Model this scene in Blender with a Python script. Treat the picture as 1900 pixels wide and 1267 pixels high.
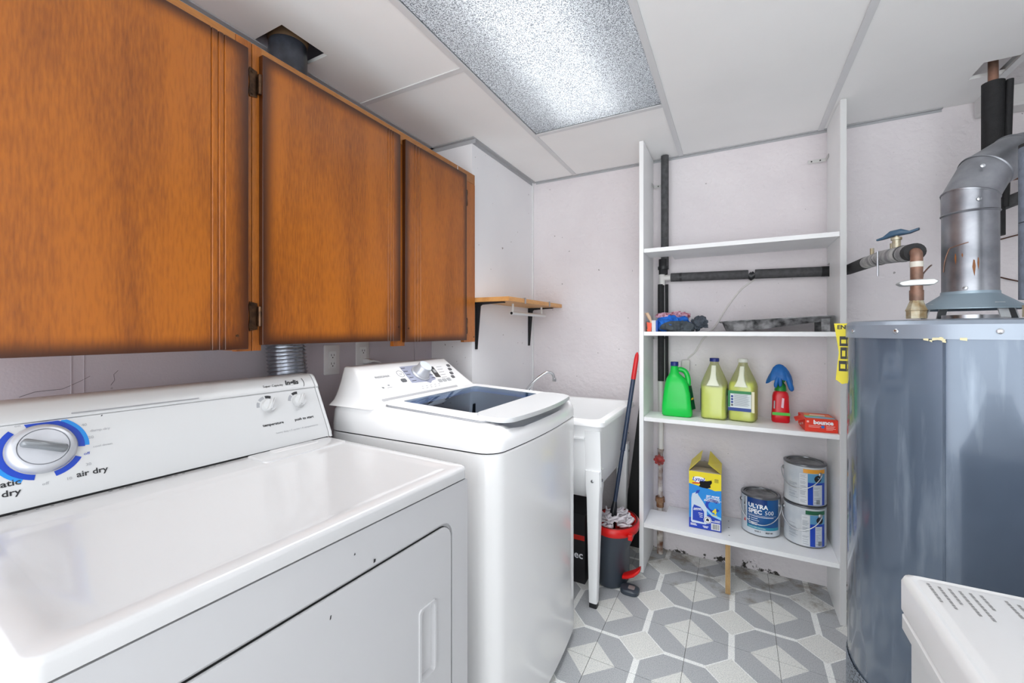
import bpy, bmesh, math, random
from mathutils import Vector, Matrix, noise

for _o in list(bpy.data.objects):
    bpy.data.objects.remove(_o, do_unlink=True)
SC = bpy.context.scene
COL = SC.collection
rad = math.radians
random.seed(7)

# ------------------------------------------------------------------ camera
CAMZ = 1.245
cam = bpy.data.cameras.new('camera')
cam.sensor_fit = 'HORIZONTAL'
cam.sensor_width = 36.0
cam.lens = 36.0 * 780.9 / 1900.0
cam.shift_y = (613.8 - 633.5) / 1900.0
cam.clip_start = 0.02
camo = bpy.data.objects.new('camera', cam)
camo.location = (0, 0, CAMZ)
camo.rotation_euler = (rad(90), 0, rad(28.046))
COL.objects.link(camo)
SC.camera = camo

# ------------------------------------------------------------------ light and exposure
world = bpy.data.worlds.new('world')
SC.world = world
world.use_nodes = True
_bg = world.node_tree.nodes['Background']
_bg.inputs[0].default_value = (0.94, 0.975, 1.0, 1)
WORLD_STRENGTH = 5.2
_bg.inputs[1].default_value = WORLD_STRENGTH
TUBE_STRENGTH = 4.8
LENS_POWER = 9.5        # downward light of the prismatic ceiling lamp
LENS_SPREAD = 95
SC.view_settings.view_transform = 'Standard'
SC.view_settings.look = 'None'
SC.view_settings.gamma = 1.0
SC.view_settings.use_curve_mapping = False
SC.view_settings.exposure = -0.28
SC.cycles.max_bounces = 14
SC.cycles.diffuse_bounces = 8
SC.cycles.transparent_max_bounces = 16
SC.cycles.transmission_bounces = 10
SC.cycles.sample_clamp_indirect = 6.0
SC.cycles.caustics_reflective = False
SC.cycles.caustics_refractive = False

# ------------------------------------------------------------------ materials
MATS = {}


def s2l(c):
    return tuple((v / 12.92 if v <= 0.04045 else ((v + 0.055) / 1.055) ** 2.4) for v in c)


def rgb(r, g, b):
    return s2l((r / 255.0, g / 255.0, b / 255.0)) + (1.0,)


def new_mat(name):
    m = bpy.data.materials.new(name)
    m.use_nodes = True
    nt = m.node_tree
    b = nt.nodes['Principled BSDF']
    MATS[name] = m
    return m, nt, b


def mat(name, col, rough=0.5, metal=0.0, vary=0.0, vscale=6.0, bump=0.0, bscale=200.0, coat=0.0, stretch=None, spec=0.5, col2=None, alpha=None, bdist=0.002):
    if name in MATS:
        return MATS[name]
    m, nt, b = new_mat(name)
    N, L = nt.nodes, nt.links
    b.inputs['Base Color'].default_value = col
    b.inputs['Roughness'].default_value = rough
    b.inputs['Metallic'].default_value = metal
    b.inputs['Coat Weight'].default_value = coat
    b.inputs['Specular IOR Level'].default_value = spec
    tc = N.new('ShaderNodeTexCoord')
    src = tc.outputs['Object']
    if stretch:
        mp = N.new('ShaderNodeMapping')
        mp.inputs['Scale'].default_value = stretch
        L.new(src, mp.inputs['Vector'])
        src = mp.outputs['Vector']
    if vary > 0 or col2 is not None:
        nz = N.new('ShaderNodeTexNoise')
        nz.inputs['Scale'].default_value = vscale
        nz.inputs['Detail'].default_value = 6
        L.new(src, nz.inputs['Vector'])
        cr = N.new('ShaderNodeValToRGB')
        c2 = col2 if col2 is not None else tuple(max(0, v * (1 - vary)) for v in col[:3]) + (1,)
        cr.color_ramp.elements[0].position = 0.35
        cr.color_ramp.elements[0].color = c2
        cr.color_ramp.elements[1].position = 0.62
        cr.color_ramp.elements[1].color = col
        L.new(nz.outputs['Fac'], cr.inputs['Fac'])
        L.new(cr.outputs['Color'], b.inputs['Base Color'])
    if bump > 0:
        nb = N.new('ShaderNodeTexNoise')
        nb.inputs['Scale'].default_value = bscale
        nb.inputs['Detail'].default_value = 4
        L.new(src, nb.inputs['Vector'])
        bp = N.new('ShaderNodeBump')
        bp.inputs['Strength'].default_value = bump
        bp.inputs['Distance'].default_value = bdist
        L.new(nb.outputs['Fac'], bp.inputs['Height'])
        L.new(bp.outputs['Normal'], b.inputs['Normal'])
    return m


def wood_mat(name, light, dark, rough=0.32, axis='z', edge=False, scale=1.0, seed=0.0):
    m, nt, b = new_mat(name)
    N, L = nt.nodes, nt.links
    tc = N.new('ShaderNodeTexCoord')
    mp = N.new('ShaderNodeMapping')
    sc = {'z': (7, 7, 1.1), 'y': (7, 1.1, 7), 'x': (1.1, 7, 7)}[axis]
    mp.inputs['Scale'].default_value = tuple(v * scale for v in sc)
    mp.inputs['Location'].default_value = (seed, seed * 1.7, seed * 0.6)
    L.new(tc.outputs['Object'], mp.inputs['Vector'])
    n1 = N.new('ShaderNodeTexNoise')
    n1.inputs['Scale'].default_value = 1.0
    n1.inputs['Detail'].default_value = 5
    n1.inputs['Distortion'].default_value = 0.6
    L.new(mp.outputs['Vector'], n1.inputs['Vector'])
    mp2 = N.new('ShaderNodeMapping')
    mp2.inputs['Scale'].default_value = tuple(v * scale * (30 if v > 2 else 26) for v in sc)
    L.new(tc.outputs['Object'], mp2.inputs['Vector'])
    n2 = N.new('ShaderNodeTexNoise')
    n2.inputs['Scale'].default_value = 1.0
    n2.inputs['Detail'].default_value = 3
    L.new(mp2.outputs['Vector'], n2.inputs['Vector'])
    mx = N.new('ShaderNodeMath')
    mx.operation = 'MULTIPLY_ADD'
    L.new(n2.outputs['Fac'], mx.inputs[0])
    mx.inputs[1].default_value = 0.55
    L.new(n1.outputs['Fac'], mx.inputs[2])
    cr = N.new('ShaderNodeValToRGB')
    cr.color_ramp.elements[0].position = 0.46
    cr.color_ramp.elements[0].color = dark
    cr.color_ramp.elements[1].position = 0.92
    cr.color_ramp.elements[1].color = light
    L.new(mx.outputs[0], cr.inputs['Fac'])
    out = cr.outputs['Color']
    if edge:
        # antiqued finish: the stain is rubbed darker along the door's rim
        sx = N.new('ShaderNodeSeparateXYZ')
        L.new(tc.outputs['Generated'], sx.inputs[0])
        vals = []
        for ax, wid in (('Y', 0.09), ('Z', 0.055)):
            a = N.new('ShaderNodeMath'); a.operation = 'SUBTRACT'
            L.new(sx.outputs[ax], a.inputs[0]); a.inputs[1].default_value = 0.5
            ab = N.new('ShaderNodeMath'); ab.operation = 'ABSOLUTE'
            L.new(a.outputs[0], ab.inputs[0])
            mr = N.new('ShaderNodeMapRange')
            mr.interpolation_type = 'SMOOTHSTEP'
            mr.inputs['From Min'].default_value = 0.5
            mr.inputs['From Max'].default_value = 0.5 - wid
            mr.inputs['To Min'].default_value = 0.0
            mr.inputs['To Max'].default_value = 1.0
            L.new(ab.outputs[0], mr.inputs['Value'])
            vals.append(mr.outputs[0])
        mm = N.new('ShaderNodeMath'); mm.operation = 'MULTIPLY'
        L.new(vals[0], mm.inputs[0]); L.new(vals[1], mm.inputs[1])
        mc = N.new('ShaderNodeMix'); mc.data_type = 'RGBA'
        L.new(mm.outputs[0], mc.inputs['Factor'])
        mc.inputs['A'].default_value = tuple(v * 0.38 for v in dark[:3]) + (1,)
        L.new(out, mc.inputs['B'])
        out = mc.outputs['Result']
    L.new(out, b.inputs['Base Color'])
    b.inputs['Roughness'].default_value = rough
    b.inputs['Specular IOR Level'].default_value = 0.55
    bp = N.new('ShaderNodeBump')
    bp.inputs['Strength'].default_value = 0.12
    bp.inputs['Distance'].default_value = 0.001
    L.new(mx.outputs[0], bp.inputs['Height'])
    L.new(bp.outputs['Normal'], b.inputs['Normal'])
    return m


# ------------------------------------------------------------------ mesh helpers
MW = {}   # object -> world matrix of its frame


class MB:
    def __init__(self):
        self.v, self.f = [], []

    def add(self, vs, fs):
        o = len(self.v)
        self.v += [tuple(p) for p in vs]
        self.f += [tuple(i + o for i in f) for f in fs]
        return self

    def box(self, x0, x1, y0, y1, z0, z1, M=None):
        vs = [(x0, y0, z0), (x1, y0, z0), (x1, y1, z0), (x0, y1, z0), (x0, y0, z1), (x1, y0, z1), (x1, y1, z1), (x0, y1, z1)]
        if M is not None:
            vs = [M @ Vector(p) for p in vs]
        return self.add(vs, [(3, 2, 1, 0), (4, 5, 6, 7), (0, 1, 5, 4), (1, 2, 6, 5), (2, 3, 7, 6), (3, 0, 4, 7)])

    def prism(self, pts, axis, a, b, M=None):
        """pts 2-D loop; axis 'x': (y,z), 'y': (x,z), 'z': (x,y)"""
        def P(p, t):
            q = {'x': (t, p[0], p[1]), 'y': (p[0], t, p[1]), 'z': (p[0], p[1], t)}[axis]
            return M @ Vector(q) if M is not None else q
        n = len(pts)
        vs = [P(p, a) for p in pts] + [P(p, b) for p in pts]
        fs = [tuple(range(n))[::-1], tuple(range(n, 2 * n))]
        fs += [(i, (i + 1) % n, n + (i + 1) % n, n + i) for i in range(n)]
        return self.add(vs, fs)

    def loft(self, rings, cap0=True, cap1=True, M=None):
        n = len(rings[0])
        vs = [p for r in rings for p in r]
        if M is not None:
            vs = [M @ Vector(p) for p in vs]
        fs = []
        for k in range(len(rings) - 1):
            for i in range(n):
                j = (i + 1) % n
                fs.append((k * n + i, k * n + j, (k + 1) * n + j, (k + 1) * n + i))
        if cap0:
            fs.append(tuple(range(n))[::-1])
        if cap1:
            fs.append(tuple((len(rings) - 1) * n + i for i in range(n)))
        return self.add(vs, fs)

    def lathe(self, prof, c=(0, 0, 0), n=32, M=None, a0=0.0, a1=None):
        """prof list of (r,z); closed at r==0"""
        full = a1 is None
        m = n if full else n + 1
        rings = []
        for r, z in prof:
            rr = max(r, 1e-5)
            rings.append([(c[0] + rr * math.cos(a0 + (2 * math.pi if full else a1 - a0) * i / n),
                           c[1] + rr * math.sin(a0 + (2 * math.pi if full else a1 - a0) * i / n), c[2] + z) for i in range(m)])
        vs = [p for r in rings for p in r]
        if M is not None:
            vs = [M @ Vector(p) for p in vs]
        fs = []
        for k in range(len(rings) - 1):
            for i in range(n):
                j = (i + 1) % m if full else i + 1
                fs.append((k * m + i, k * m + j, (k + 1) * m + j, (k + 1) * m + i))
        return self.add(vs, fs)

    def tube(self, pts, r, n=12, cap=True):
        pts = [Vector(p) for p in pts]
        rs = r if isinstance(r, (list, tuple)) else [r] * len(pts)
        rings = []
        t0 = (pts[1] - pts[0]).normalized()
        up = Vector((0, 0, 1)) if abs(t0.z) < 0.9 else Vector((1, 0, 0))
        u = t0.cross(up).normalized()
        for i, p in enumerate(pts):
            if i == 0:
                t = t0
            elif i == len(pts) - 1:
                t = (pts[i] - pts[i - 1]).normalized()
            else:
                t = ((pts[i + 1] - pts[i]).normalized() + (pts[i] - pts[i - 1]).normalized()).normalized()
            u = (u - t * u.dot(t)).normalized()
            w = t.cross(u)
            rings.append([p + (u * math.cos(2 * math.pi * k / n) + w * math.sin(2 * math.pi * k / n)) * rs[i] for k in range(n)])
        return self.loft(rings, cap, cap)

    def build(self, name, m, parent=None, local=False, smooth=None, bevel=0.0, seg=2, loc=None, solid=0.0, recalc=True, subs=0):
        me = bpy.data.meshes.new(name)
        me.from_pydata([tuple(p) for p in self.v], [], self.f)
        bm = bmesh.new()
        bm.from_mesh(me)
        if recalc:
            bmesh.ops.recalc_face_normals(bm, faces=bm.faces)
        bm.to_mesh(me)
        bm.free()
        return link_mesh(name, me, m, parent, local, smooth, bevel, seg, loc, solid, subs)


def link_mesh(name, me, m, parent=None, local=False, smooth=None, bevel=0.0, seg=2, loc=None, solid=0.0, subs=0):
    o = bpy.data.objects.new(name, me)
    COL.objects.link(o)
    if parent is not None:
        MW[o] = MW[parent]
        if not local:
            me.transform(MW[parent].inverted())
        o.parent = parent
    else:
        T = Matrix.Translation(loc) if loc else Matrix.Identity(4)
        MW[o] = T
        if loc:
            me.transform(T.inverted())
            o.location = loc
    me.materials.clear()
    for q in (m if isinstance(m, (list, tuple)) else [m]):
        me.materials.append(q)
    if smooth is not None:
        me.shade_smooth()
        if smooth < 180:
            me.set_sharp_from_angle(angle=rad(smooth))
    if solid:
        s = o.modifiers.new('solid', 'SOLIDIFY')
        s.thickness = solid
    if bevel:
        b = o.modifiers.new('bevel', 'BEVEL')
        b.width = bevel
        b.segments = seg
        b.limit_method = 'ANGLE'
        b.angle_limit = rad(35)
        if smooth is None:
            me.shade_smooth()
            b.harden_normals = True
            me.set_sharp_from_angle(angle=rad(35))
    if subs:
        s = o.modifiers.new('subsurf', 'SUBSURF')
        s.levels = s.render_levels = subs
    return o


def tag(o, label=None, cat=None, group=None, kind=None):
    if label:
        o['label'] = label
    if cat:
        o['category'] = cat
    if group:
        o['group'] = group
    if kind:
        o['kind'] = kind
    return o


def thing(name, label, cat, loc=(0, 0, 0), rz=0.0, group=None):
    o = bpy.data.objects.new(name, None)
    o.empty_display_size = 0.05
    COL.objects.link(o)
    o.location = loc
    o.rotation_euler = (0, 0, rz)
    MW[o] = Matrix.Translation(loc) @ Matrix.Rotation(rz, 4, 'Z')
    return tag(o, label, cat, group)


def rrect(x0, x1, y0, y1, r, n=5, e=1):
    """rounded rectangle loop (ccw), n points per corner, e subdivisions per edge"""
    pts = []
    cs = [(x1 - r, y1 - r, 0), (x0 + r, y1 - r, 90), (x0 + r, y0 + r, 180), (x1 - r, y0 + r, 270)]
    for cx, cy, a in cs:
        for i in range(n):
            t = rad(a + 90 * i / (n - 1))
            pts.append((cx + r * math.cos(t), cy + r * math.sin(t)))
    if e > 1:
        out = []
        m = len(pts)
        for i, p in enumerate(pts):
            out.append(p)
            if i % n == n - 1:
                q = pts[(i + 1) % m]
                for k in range(1, e):
                    out.append((p[0] + (q[0] - p[0]) * k / e, p[1] + (q[1] - p[1]) * k / e))
        pts = out
    return pts


def frame(o, right, up):
    r = Vector(right).normalized()
    u = Vector(up)
    u = (u - r * u.dot(r)).normalized()
    n = r.cross(u)
    M = Matrix(((r.x, u.x, n.x, o[0]), (r.y, u.y, n.y, o[1]), (r.z, u.z, n.z, o[2]), (0, 0, 0, 1)))
    return M


def text_mesh(body, size, align='CENTER', bold=0.0, shear=0.0, depth=0.0, space=1.0):
    c = bpy.data.curves.new('txt', 'FONT')
    c.body = body
    c.size = size
    c.align_x = align
    c.align_y = 'CENTER'
    c.resolution_u = 2
    c.offset = bold
    c.shear = shear
    c.extrude = depth
    c.space_character = space
    o = bpy.data.objects.new('txt', c)
    COL.objects.link(o)
    me = bpy.data.meshes.new_from_object(o)
    bpy.data.objects.remove(o, do_unlink=True)
    bpy.data.curves.remove(c)
    return me


def text(body, size, M, m, parent, name='lettering', lift=0.0006, local=False, align='CENTER', bold=0.0, shear=0.0, wx=1.0, space=1.0):
    me = text_mesh(body, size, align, bold, shear, 0.0, space)
    me.transform(M @ Matrix.Translation((0, 0, lift)) @ Matrix.Diagonal((wx, 1, 1, 1)))
    return link_mesh(name, me, m, parent, local)


def decal(pts, M, m, parent, name='print', lift=0.0003, local=False, thick=0.0004):
    mb = MB()
    n = len(pts)
    mb.add([M @ Vector((p[0], p[1], lift + thick)) for p in pts], [tuple(range(n))])
    mb.add([M @ Vector((p[0], p[1], lift)) for p in pts], [])
    mb.f += [(i, (i + 1) % n, n + (i + 1) % n, n + i) for i in range(n)]
    return mb.build(name, m, parent, local)


def rect(x0, x1, y0, y1):
    return [(x0, y0), (x1, y0), (x1, y1), (x0, y1)]


def circ(cx, cy, r, n=24, ry=None):
    ry = ry or r
    return [(cx + r * math.cos(2 * math.pi * i / n), cy + ry * math.sin(2 * math.pi * i / n)) for i in range(n)]


def arc_band(cx, cy, r0, r1, a0, a1, n=20):
    p = [(cx + r1 * math.cos(rad(a0 + (a1 - a0) * i / n)), cy + r1 * math.sin(rad(a0 + (a1 - a0) * i / n))) for i in range(n + 1)]
    q = [(cx + r0 * math.cos(rad(a0 + (a1 - a0) * i / n)), cy + r0 * math.sin(rad(a0 + (a1 - a0) * i / n))) for i in range(n + 1)]
    return p + q[::-1]


def bez(p, n=12):
    """Catmull-Rom through the points"""
    P = [Vector(q) for q in p]
    P = [P[0] * 2 - P[1]] + P + [P[-1] * 2 - P[-2]]
    out = []
    for i in range(1, len(P) - 2):
        for k in range(n):
            t = k / n
            a, b, c, d = P[i - 1], P[i], P[i + 1], P[i + 2]
            out.append(0.5 * ((2 * b) + (c - a) * t + (2 * a - 5 * b + 4 * c - d) * t * t + (3 * b - a - 3 * c + d) * t ** 3))
    out.append(P[-2])
    return out


# shared plain materials
WHITE_GLOSS = mat('white_enamel', rgb(232, 232, 232), 0.16, coat=0.3)
WHITE_PLASTIC = mat('white_plastic', rgb(228, 229, 230), 0.35)
GREY_PRINT = mat('grey_print', rgb(150, 152, 156), 0.5)
BLACK_PRINT = mat('black_print', rgb(25, 26, 30), 0.5)
WHITE_PRINT = mat('white_print', rgb(240, 242, 245), 0.5)
RED_PRINT = mat('red_print', rgb(205, 40, 30), 0.45)
BLACK_FOAM = mat('black_foam', rgb(32, 32, 34), 0.75, vary=0.35, vscale=60, bump=0.5, bscale=300)
GREY_FOAM = mat('grey_foam', rgb(80, 80, 82), 0.8, vary=0.35, vscale=45, bump=0.5, bscale=300)
BLACK_METAL = mat('black_metal', rgb(24, 25, 28), 0.4)
CHROME = mat('chrome', rgb(205, 207, 210), 0.12, 1.0)
STEEL = mat('steel', rgb(170, 172, 176), 0.3, 1.0)
COPPER = mat('copper', rgb(150, 112, 94), 0.5, 0.35, col2=rgb(108, 84, 72), vscale=25)
BRASS = mat('brass', rgb(150, 128, 92), 0.45, 0.5, col2=rgb(190, 185, 165), vscale=40)
DARK_GAP = mat('dark_gap', rgb(14, 14, 15), 0.9)

# ================================================================== the room
XL, XR, YB, YF, ZC = -1.45, 1.35, 2.53, -1.2, 2.225
ZTOP = 2.50
XFAR, YFAR = 1.6, -1.21      # invented outer bounds out of view, shaping how world light enters


def wall_mat(name, col, col2, bscale, bump, stain=False):
    m, nt, b = new_mat(name)
    N, L = nt.nodes, nt.links
    tc = N.new('ShaderNodeTexCoord')
    n1 = N.new('ShaderNodeTexNoise'); n1.inputs['Scale'].default_value = 2.2; n1.inputs['Detail'].default_value = 6
    L.new(tc.outputs['Object'], n1.inputs['Vector'])
    cr = N.new('ShaderNodeValToRGB')
    cr.color_ramp.elements[0].position = 0.35; cr.color_ramp.elements[0].color = col2
    cr.color_ramp.elements[1].position = 0.65; cr.color_ramp.elements[1].color = col
    L.new(n1.outputs['Fac'], cr.inputs['Fac'])
    # small specks and scuffs
    n3 = N.new('ShaderNodeTexNoise'); n3.inputs['Scale'].default_value = 38; n3.inputs['Detail'].default_value = 2
    L.new(tc.outputs['Object'], n3.inputs['Vector'])
    c3 = N.new('ShaderNodeValToRGB')
    c3.color_ramp.elements[0].position = 0.745; c3.color_ramp.elements[0].color = (0, 0, 0, 1)
    c3.color_ramp.elements[1].position = 0.77; c3.color_ramp.elements[1].color = (1, 1, 1, 1)
    L.new(n3.outputs['Fac'], c3.inputs['Fac'])
    mx = N.new('ShaderNodeMix'); mx.data_type = 'RGBA'
    L.new(c3.outputs['Color'], mx.inputs['Factor'])
    L.new(cr.outputs['Color'], mx.inputs['A'])
    mx.inputs['B'].default_value = rgb(150, 145, 145)
    out = mx.outputs['Result']
    if stain:
        # damp patches and peeled paint low on the basement wall
        sx = N.new('ShaderNodeSeparateXYZ'); L.new(tc.outputs['Object'], sx.inputs[0])
        mr = N.new('ShaderNodeMapRange')
        mr.inputs['From Min'].default_value = 0.0; mr.inputs['From Max'].default_value = 0.26
        mr.inputs['To Min'].default_value = 0.20; mr.inputs['To Max'].default_value = -0.25
        L.new(sx.outputs['Z'], mr.inputs['Value'])
        n4 = N.new('ShaderNodeTexNoise'); n4.inputs['Scale'].default_value = 9; n4.inputs['Detail'].default_value = 8; n4.inputs['Roughness'].default_value = 0.7
        L.new(tc.outputs['Object'], n4.inputs['Vector'])
        ad = N.new('ShaderNodeMath'); ad.operation = 'ADD'
        L.new(n4.outputs['Fac'], ad.inputs[0]); L.new(mr.outputs[0], ad.inputs[1])
        c4 = N.new('ShaderNodeValToRGB')
        c4.color_ramp.elements[0].position = 0.735; c4.color_ramp.elements[0].color = (0, 0, 0, 1)
        c4.color_ramp.elements[1].position = 0.76; c4.color_ramp.elements[1].color = (1, 1, 1, 1)
        L.new(ad.outputs[0], c4.inputs['Fac'])
        mx2 = N.new('ShaderNodeMix'); mx2.data_type = 'RGBA'
        L.new(c4.outputs['Color'], mx2.inputs['Factor'])
        L.new(out, mx2.inputs['A'])
        mx2.inputs['B'].default_value = rgb(52, 48, 44)
        out = mx2.outputs['Result']
    L.new(out, b.inputs['Base Color'])
    b.inputs['Roughness'].default_value = 0.6
    n2 = N.new('ShaderNodeTexNoise'); n2.inputs['Scale'].default_value = bscale; n2.inputs['Detail'].default_value = 5
    L.new(tc.outputs['Object'], n2.inputs['Vector'])
    bp = N.new('ShaderNodeBump'); bp.inputs['Strength'].default_value = bump; bp.inputs['Distance'].default_value = 0.006
    L.new(n2.outputs['Fac'], bp.inputs['Height'])
    L.new(bp.outputs['Normal'], b.inputs['Normal'])
    return m


STUCCO = wall_mat('painted_masonry', rgb(224, 219, 221), rgb(214, 208, 211), 34, 1.0, True)
PAINTED = wall_mat('painted_board', rgb(234, 234, 236), rgb(228, 228, 231), 160, 0.06)
MAUVE = wall_mat('painted_panel', rgb(198, 191, 198), rgb(190, 182, 190), 160, 0.08)
CEIL = mat('ceiling_board', rgb(238, 238, 237), 0.8, vary=0.03, vscale=3, bump=0.1, bscale=400)
TEE = mat('grid_white', rgb(210, 211, 212), 0.45)
TRIMM = mat('angle_grey', rgb(170, 171, 174), 0.5)
SLAB = mat('blocker_brown', rgb(120, 112, 104), 0.9)


def struct(o, label=None):
    o['kind'] = 'structure'
    return o


struct(MB().box(XL - .08, XL, YFAR, YB + .08, -.05, ZTOP).build('wall_left', MAUVE))
struct(MB().box(XL, XR, YB, YB + .08, -.05, ZTOP).build('wall_back', STUCCO))
struct(MB().box(XR, XR + .08, 1.0, YB + .08, -.05, ZTOP).build('wall_right', PAINTED))
wc = struct(MB().box(XL, -1.19, 1.80, YB, -.05, ZTOP).build('wall_corner', PAINTED))
struct(MB().box(XL - .08, XR + .08, YF, YB + .08, ZTOP, ZTOP + .05).build('ceiling_blocker', SLAB))  # added above the ceiling to block world light
struct(MB().box(XL, XFAR, YFAR, YF - .001, ZC, ZTOP).box(XR + .001, XFAR, YF - .001, 0.999, ZC, ZTOP).build('ceiling_added', CEIL))  # added ceiling out of view, limits the world light coming in
struct(MB().box(XL, XFAR, YFAR, YF - .001, -.05, 0).box(XR + .001, XFAR, YF - .001, 0.999, -.05, 0).build('floor_added', mat('plain_vinyl', rgb(196, 198, 198), 0.5)))  # added floor out of view, under the world light opening
struct(MB().box(XR + .081, XFAR, 1.0, 1.08, -.05, ZTOP).build('wall_added_return', PAINTED))  # unseen wall piece added to close the invented outer bounds
struct(MB().box(XFAR, XFAR + .08, YFAR, 1.08, -.05, ZTOP).build('wall_added_right', PAINTED))  # unseen wall added to cut world light from the right
struct(MB().box(-1.19, -1.184, 2.515, YB, 0, ZC).build('trim_1', WHITE_PLASTIC))
# panel joint strips on the left wall
struct(MB().box(XL, XL + .0012, 0.405, 0.4065, 0, 2.2).box(XL, XL + .0012, 0.428, 0.429, 0, 2.2).box(XL, XL + .006, 1.66, 1.672, 0, 2.2).build('trim_2', MAUVE))

# ---- floor of printed vinyl tiles
T = 0.317


def tile_mat():
    m, nt, b = new_mat('vinyl_tile')
    N, L = nt.nodes, nt.links
    tc = N.new('ShaderNodeTexCoord')
    sx = N.new('ShaderNodeSeparateXYZ')
    L.new(tc.outputs['Object'], sx.inputs[0])

    def M(op, a, b_=None, c=None):
        n = N.new('ShaderNodeMath'); n.operation = op
        for i, v in enumerate((a, b_, c)):
            if v is None:
                continue
            if isinstance(v, (int, float)):
                n.inputs[i].default_value = v
            else:
                L.new(v, n.inputs[i])
        return n.outputs[0]
    ax = M('ABSOLUTE', M('SUBTRACT', M('DIVIDE', sx.outputs['X'], T), 0.5))
    ay = M('ABSOLUTE', M('SUBTRACT', M('DIVIDE', sx.outputs['Y'], T), 0.5))
    a = M('ADD', ax, ay)
    inner = M('LESS_THAN', a, 0.272)
    ring = M('SUBTRACT', M('LESS_THAN', a, 0.292), inner)
    corner = M('GREATER_THAN', a, 0.70)
    bars = M('MAXIMUM', M('LESS_THAN', ax, 0.036), M('LESS_THAN', ay, 0.026))
    bars = M('MULTIPLY', bars, M('GREATER_THAN', a, 0.28))
    line = M('MAXIMUM', ring, bars)
    light = M('MAXIMUM', inner, corner)
    nz = N.new('ShaderNodeTexNoise'); nz.inputs['Scale'].default_value = 300; nz.inputs['Detail'].default_value = 2
    L.new(tc.outputs['Object'], nz.inputs['Vector'])
    sp = N.new('ShaderNodeValToRGB')
    sp.color_ramp.elements[0].position = 0.33; sp.color_ramp.elements[0].color = (0.50, 0.53, 0.58, 1)
    sp.color_ramp.elements[1].position = 0.52; sp.color_ramp.elements[1].color = (1, 1, 1, 1)
    L.new(nz.outputs['Fac'], sp.inputs['Fac'])

    def mix(f, A, B, mode='MIX'):
        n = N.new('ShaderNodeMix'); n.data_type = 'RGBA'; n.blend_type = mode
        if isinstance(f, (int, float)):
            n.inputs['Factor'].default_value = f
        else:
            L.new(f, n.inputs['Factor'])
        for k, v in (('A', A), ('B', B)):
            if isinstance(v, tuple):
                n.inputs[k].default_value = v
            else:
                L.new(v, n.inputs[k])
        return n.outputs['Result']
    c = mix(light, rgb(180, 182, 184), rgb(226, 226, 221))
    c = mix(line, c, rgb(244, 245, 242))
    c = mix(0.75, c, sp.outputs['Color'], 'MULTIPLY')
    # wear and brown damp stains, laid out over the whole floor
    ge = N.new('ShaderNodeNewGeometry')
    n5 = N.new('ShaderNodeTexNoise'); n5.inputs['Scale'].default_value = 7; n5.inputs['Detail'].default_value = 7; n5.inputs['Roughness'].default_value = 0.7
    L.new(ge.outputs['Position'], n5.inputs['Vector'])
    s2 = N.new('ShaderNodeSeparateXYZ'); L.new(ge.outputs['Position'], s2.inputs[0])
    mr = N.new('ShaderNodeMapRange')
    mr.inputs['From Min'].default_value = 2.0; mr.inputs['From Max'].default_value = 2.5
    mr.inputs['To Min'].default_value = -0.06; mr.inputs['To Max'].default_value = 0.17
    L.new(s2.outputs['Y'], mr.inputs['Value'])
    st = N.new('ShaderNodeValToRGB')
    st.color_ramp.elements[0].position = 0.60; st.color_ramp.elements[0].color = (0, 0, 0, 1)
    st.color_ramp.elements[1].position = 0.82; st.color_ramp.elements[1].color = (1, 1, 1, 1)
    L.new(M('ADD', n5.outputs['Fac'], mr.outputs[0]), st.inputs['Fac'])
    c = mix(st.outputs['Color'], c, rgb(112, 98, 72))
    L.new(c, b.inputs['Base Color'])
    b.inputs['Roughness'].default_value = 0.38
    return m


TILE = tile_mat()
fl = struct(MB().box(XL, XR, YF, YB, -.05, -.0032).build('floor', mat('tile_joint', rgb(120, 118, 112), 0.8)))
_tile_me = None
gx0, gy0 = -0.175, 1.872
for i in range(-5, 6):
    for j in range(-11, 4):
        x0, y0 = gx0 + i * T, gy0 + j * T
        a0, a1 = max(x0, XL), min(x0 + T, XR)
        b0, b1 = max(y0, YF), min(y0 + T, YB)
        if a1 - a0 < 0.005 or b1 - b0 < 0.005:
            continue
        g = 0.0009
        full = (a1 - a0 > T - 1e-4) and (b1 - b0 > T - 1e-4)
        if full and _tile_me is not None:
            o = bpy.data.objects.new('floor_tile', _tile_me)
            COL.objects.link(o)
        else:
            o = MB().box(a0 - x0 + g, a1 - x0 - g, b0 - y0 + g, b1 - y0 - g, -.0032, 0).build('floor_tile', TILE)
            if full:
                _tile_me = o.data
        o.parent = fl
        o.location = (x0, y0, 0)

# ---- suspended ceiling
grid = MB()
gw = 0.012
XG = [-0.894, -0.272, 0.364, 0.905]
for x in XG:
    y1 = YB - .015 if x < 0.9 else 2.42
    grid.box(x - gw, x + gw, YF, y1, ZC - .004, ZC).box(x - .002, x + .002, YF, y1, ZC, ZC + .035)
ceil = struct(grid.build('ceiling', TEE))
LX0, LX1, LY0, LY1 = XG[0], XG[1], 0.702, 1.922     # lamp bay


def cross(x0, x1, y):
    MB().box(x0 + gw, x1 - gw, y - gw, y + gw, ZC - .0038, ZC).build('grid_bar', TEE, ceil)


cross(XL, XG[0], 1.302); cross(XL, XG[0], 0.08)
cross(XG[0], XG[1], LY1); cross(XG[0], XG[1], LY0); cross(XG[0], XG[1], -0.52)
cross(XG[1], XG[2], 1.20); cross(XG[1], XG[2], -0.02)
cross(XG[2], XG[3], 1.20); cross(XG[2], XG[3], -0.02)


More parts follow.
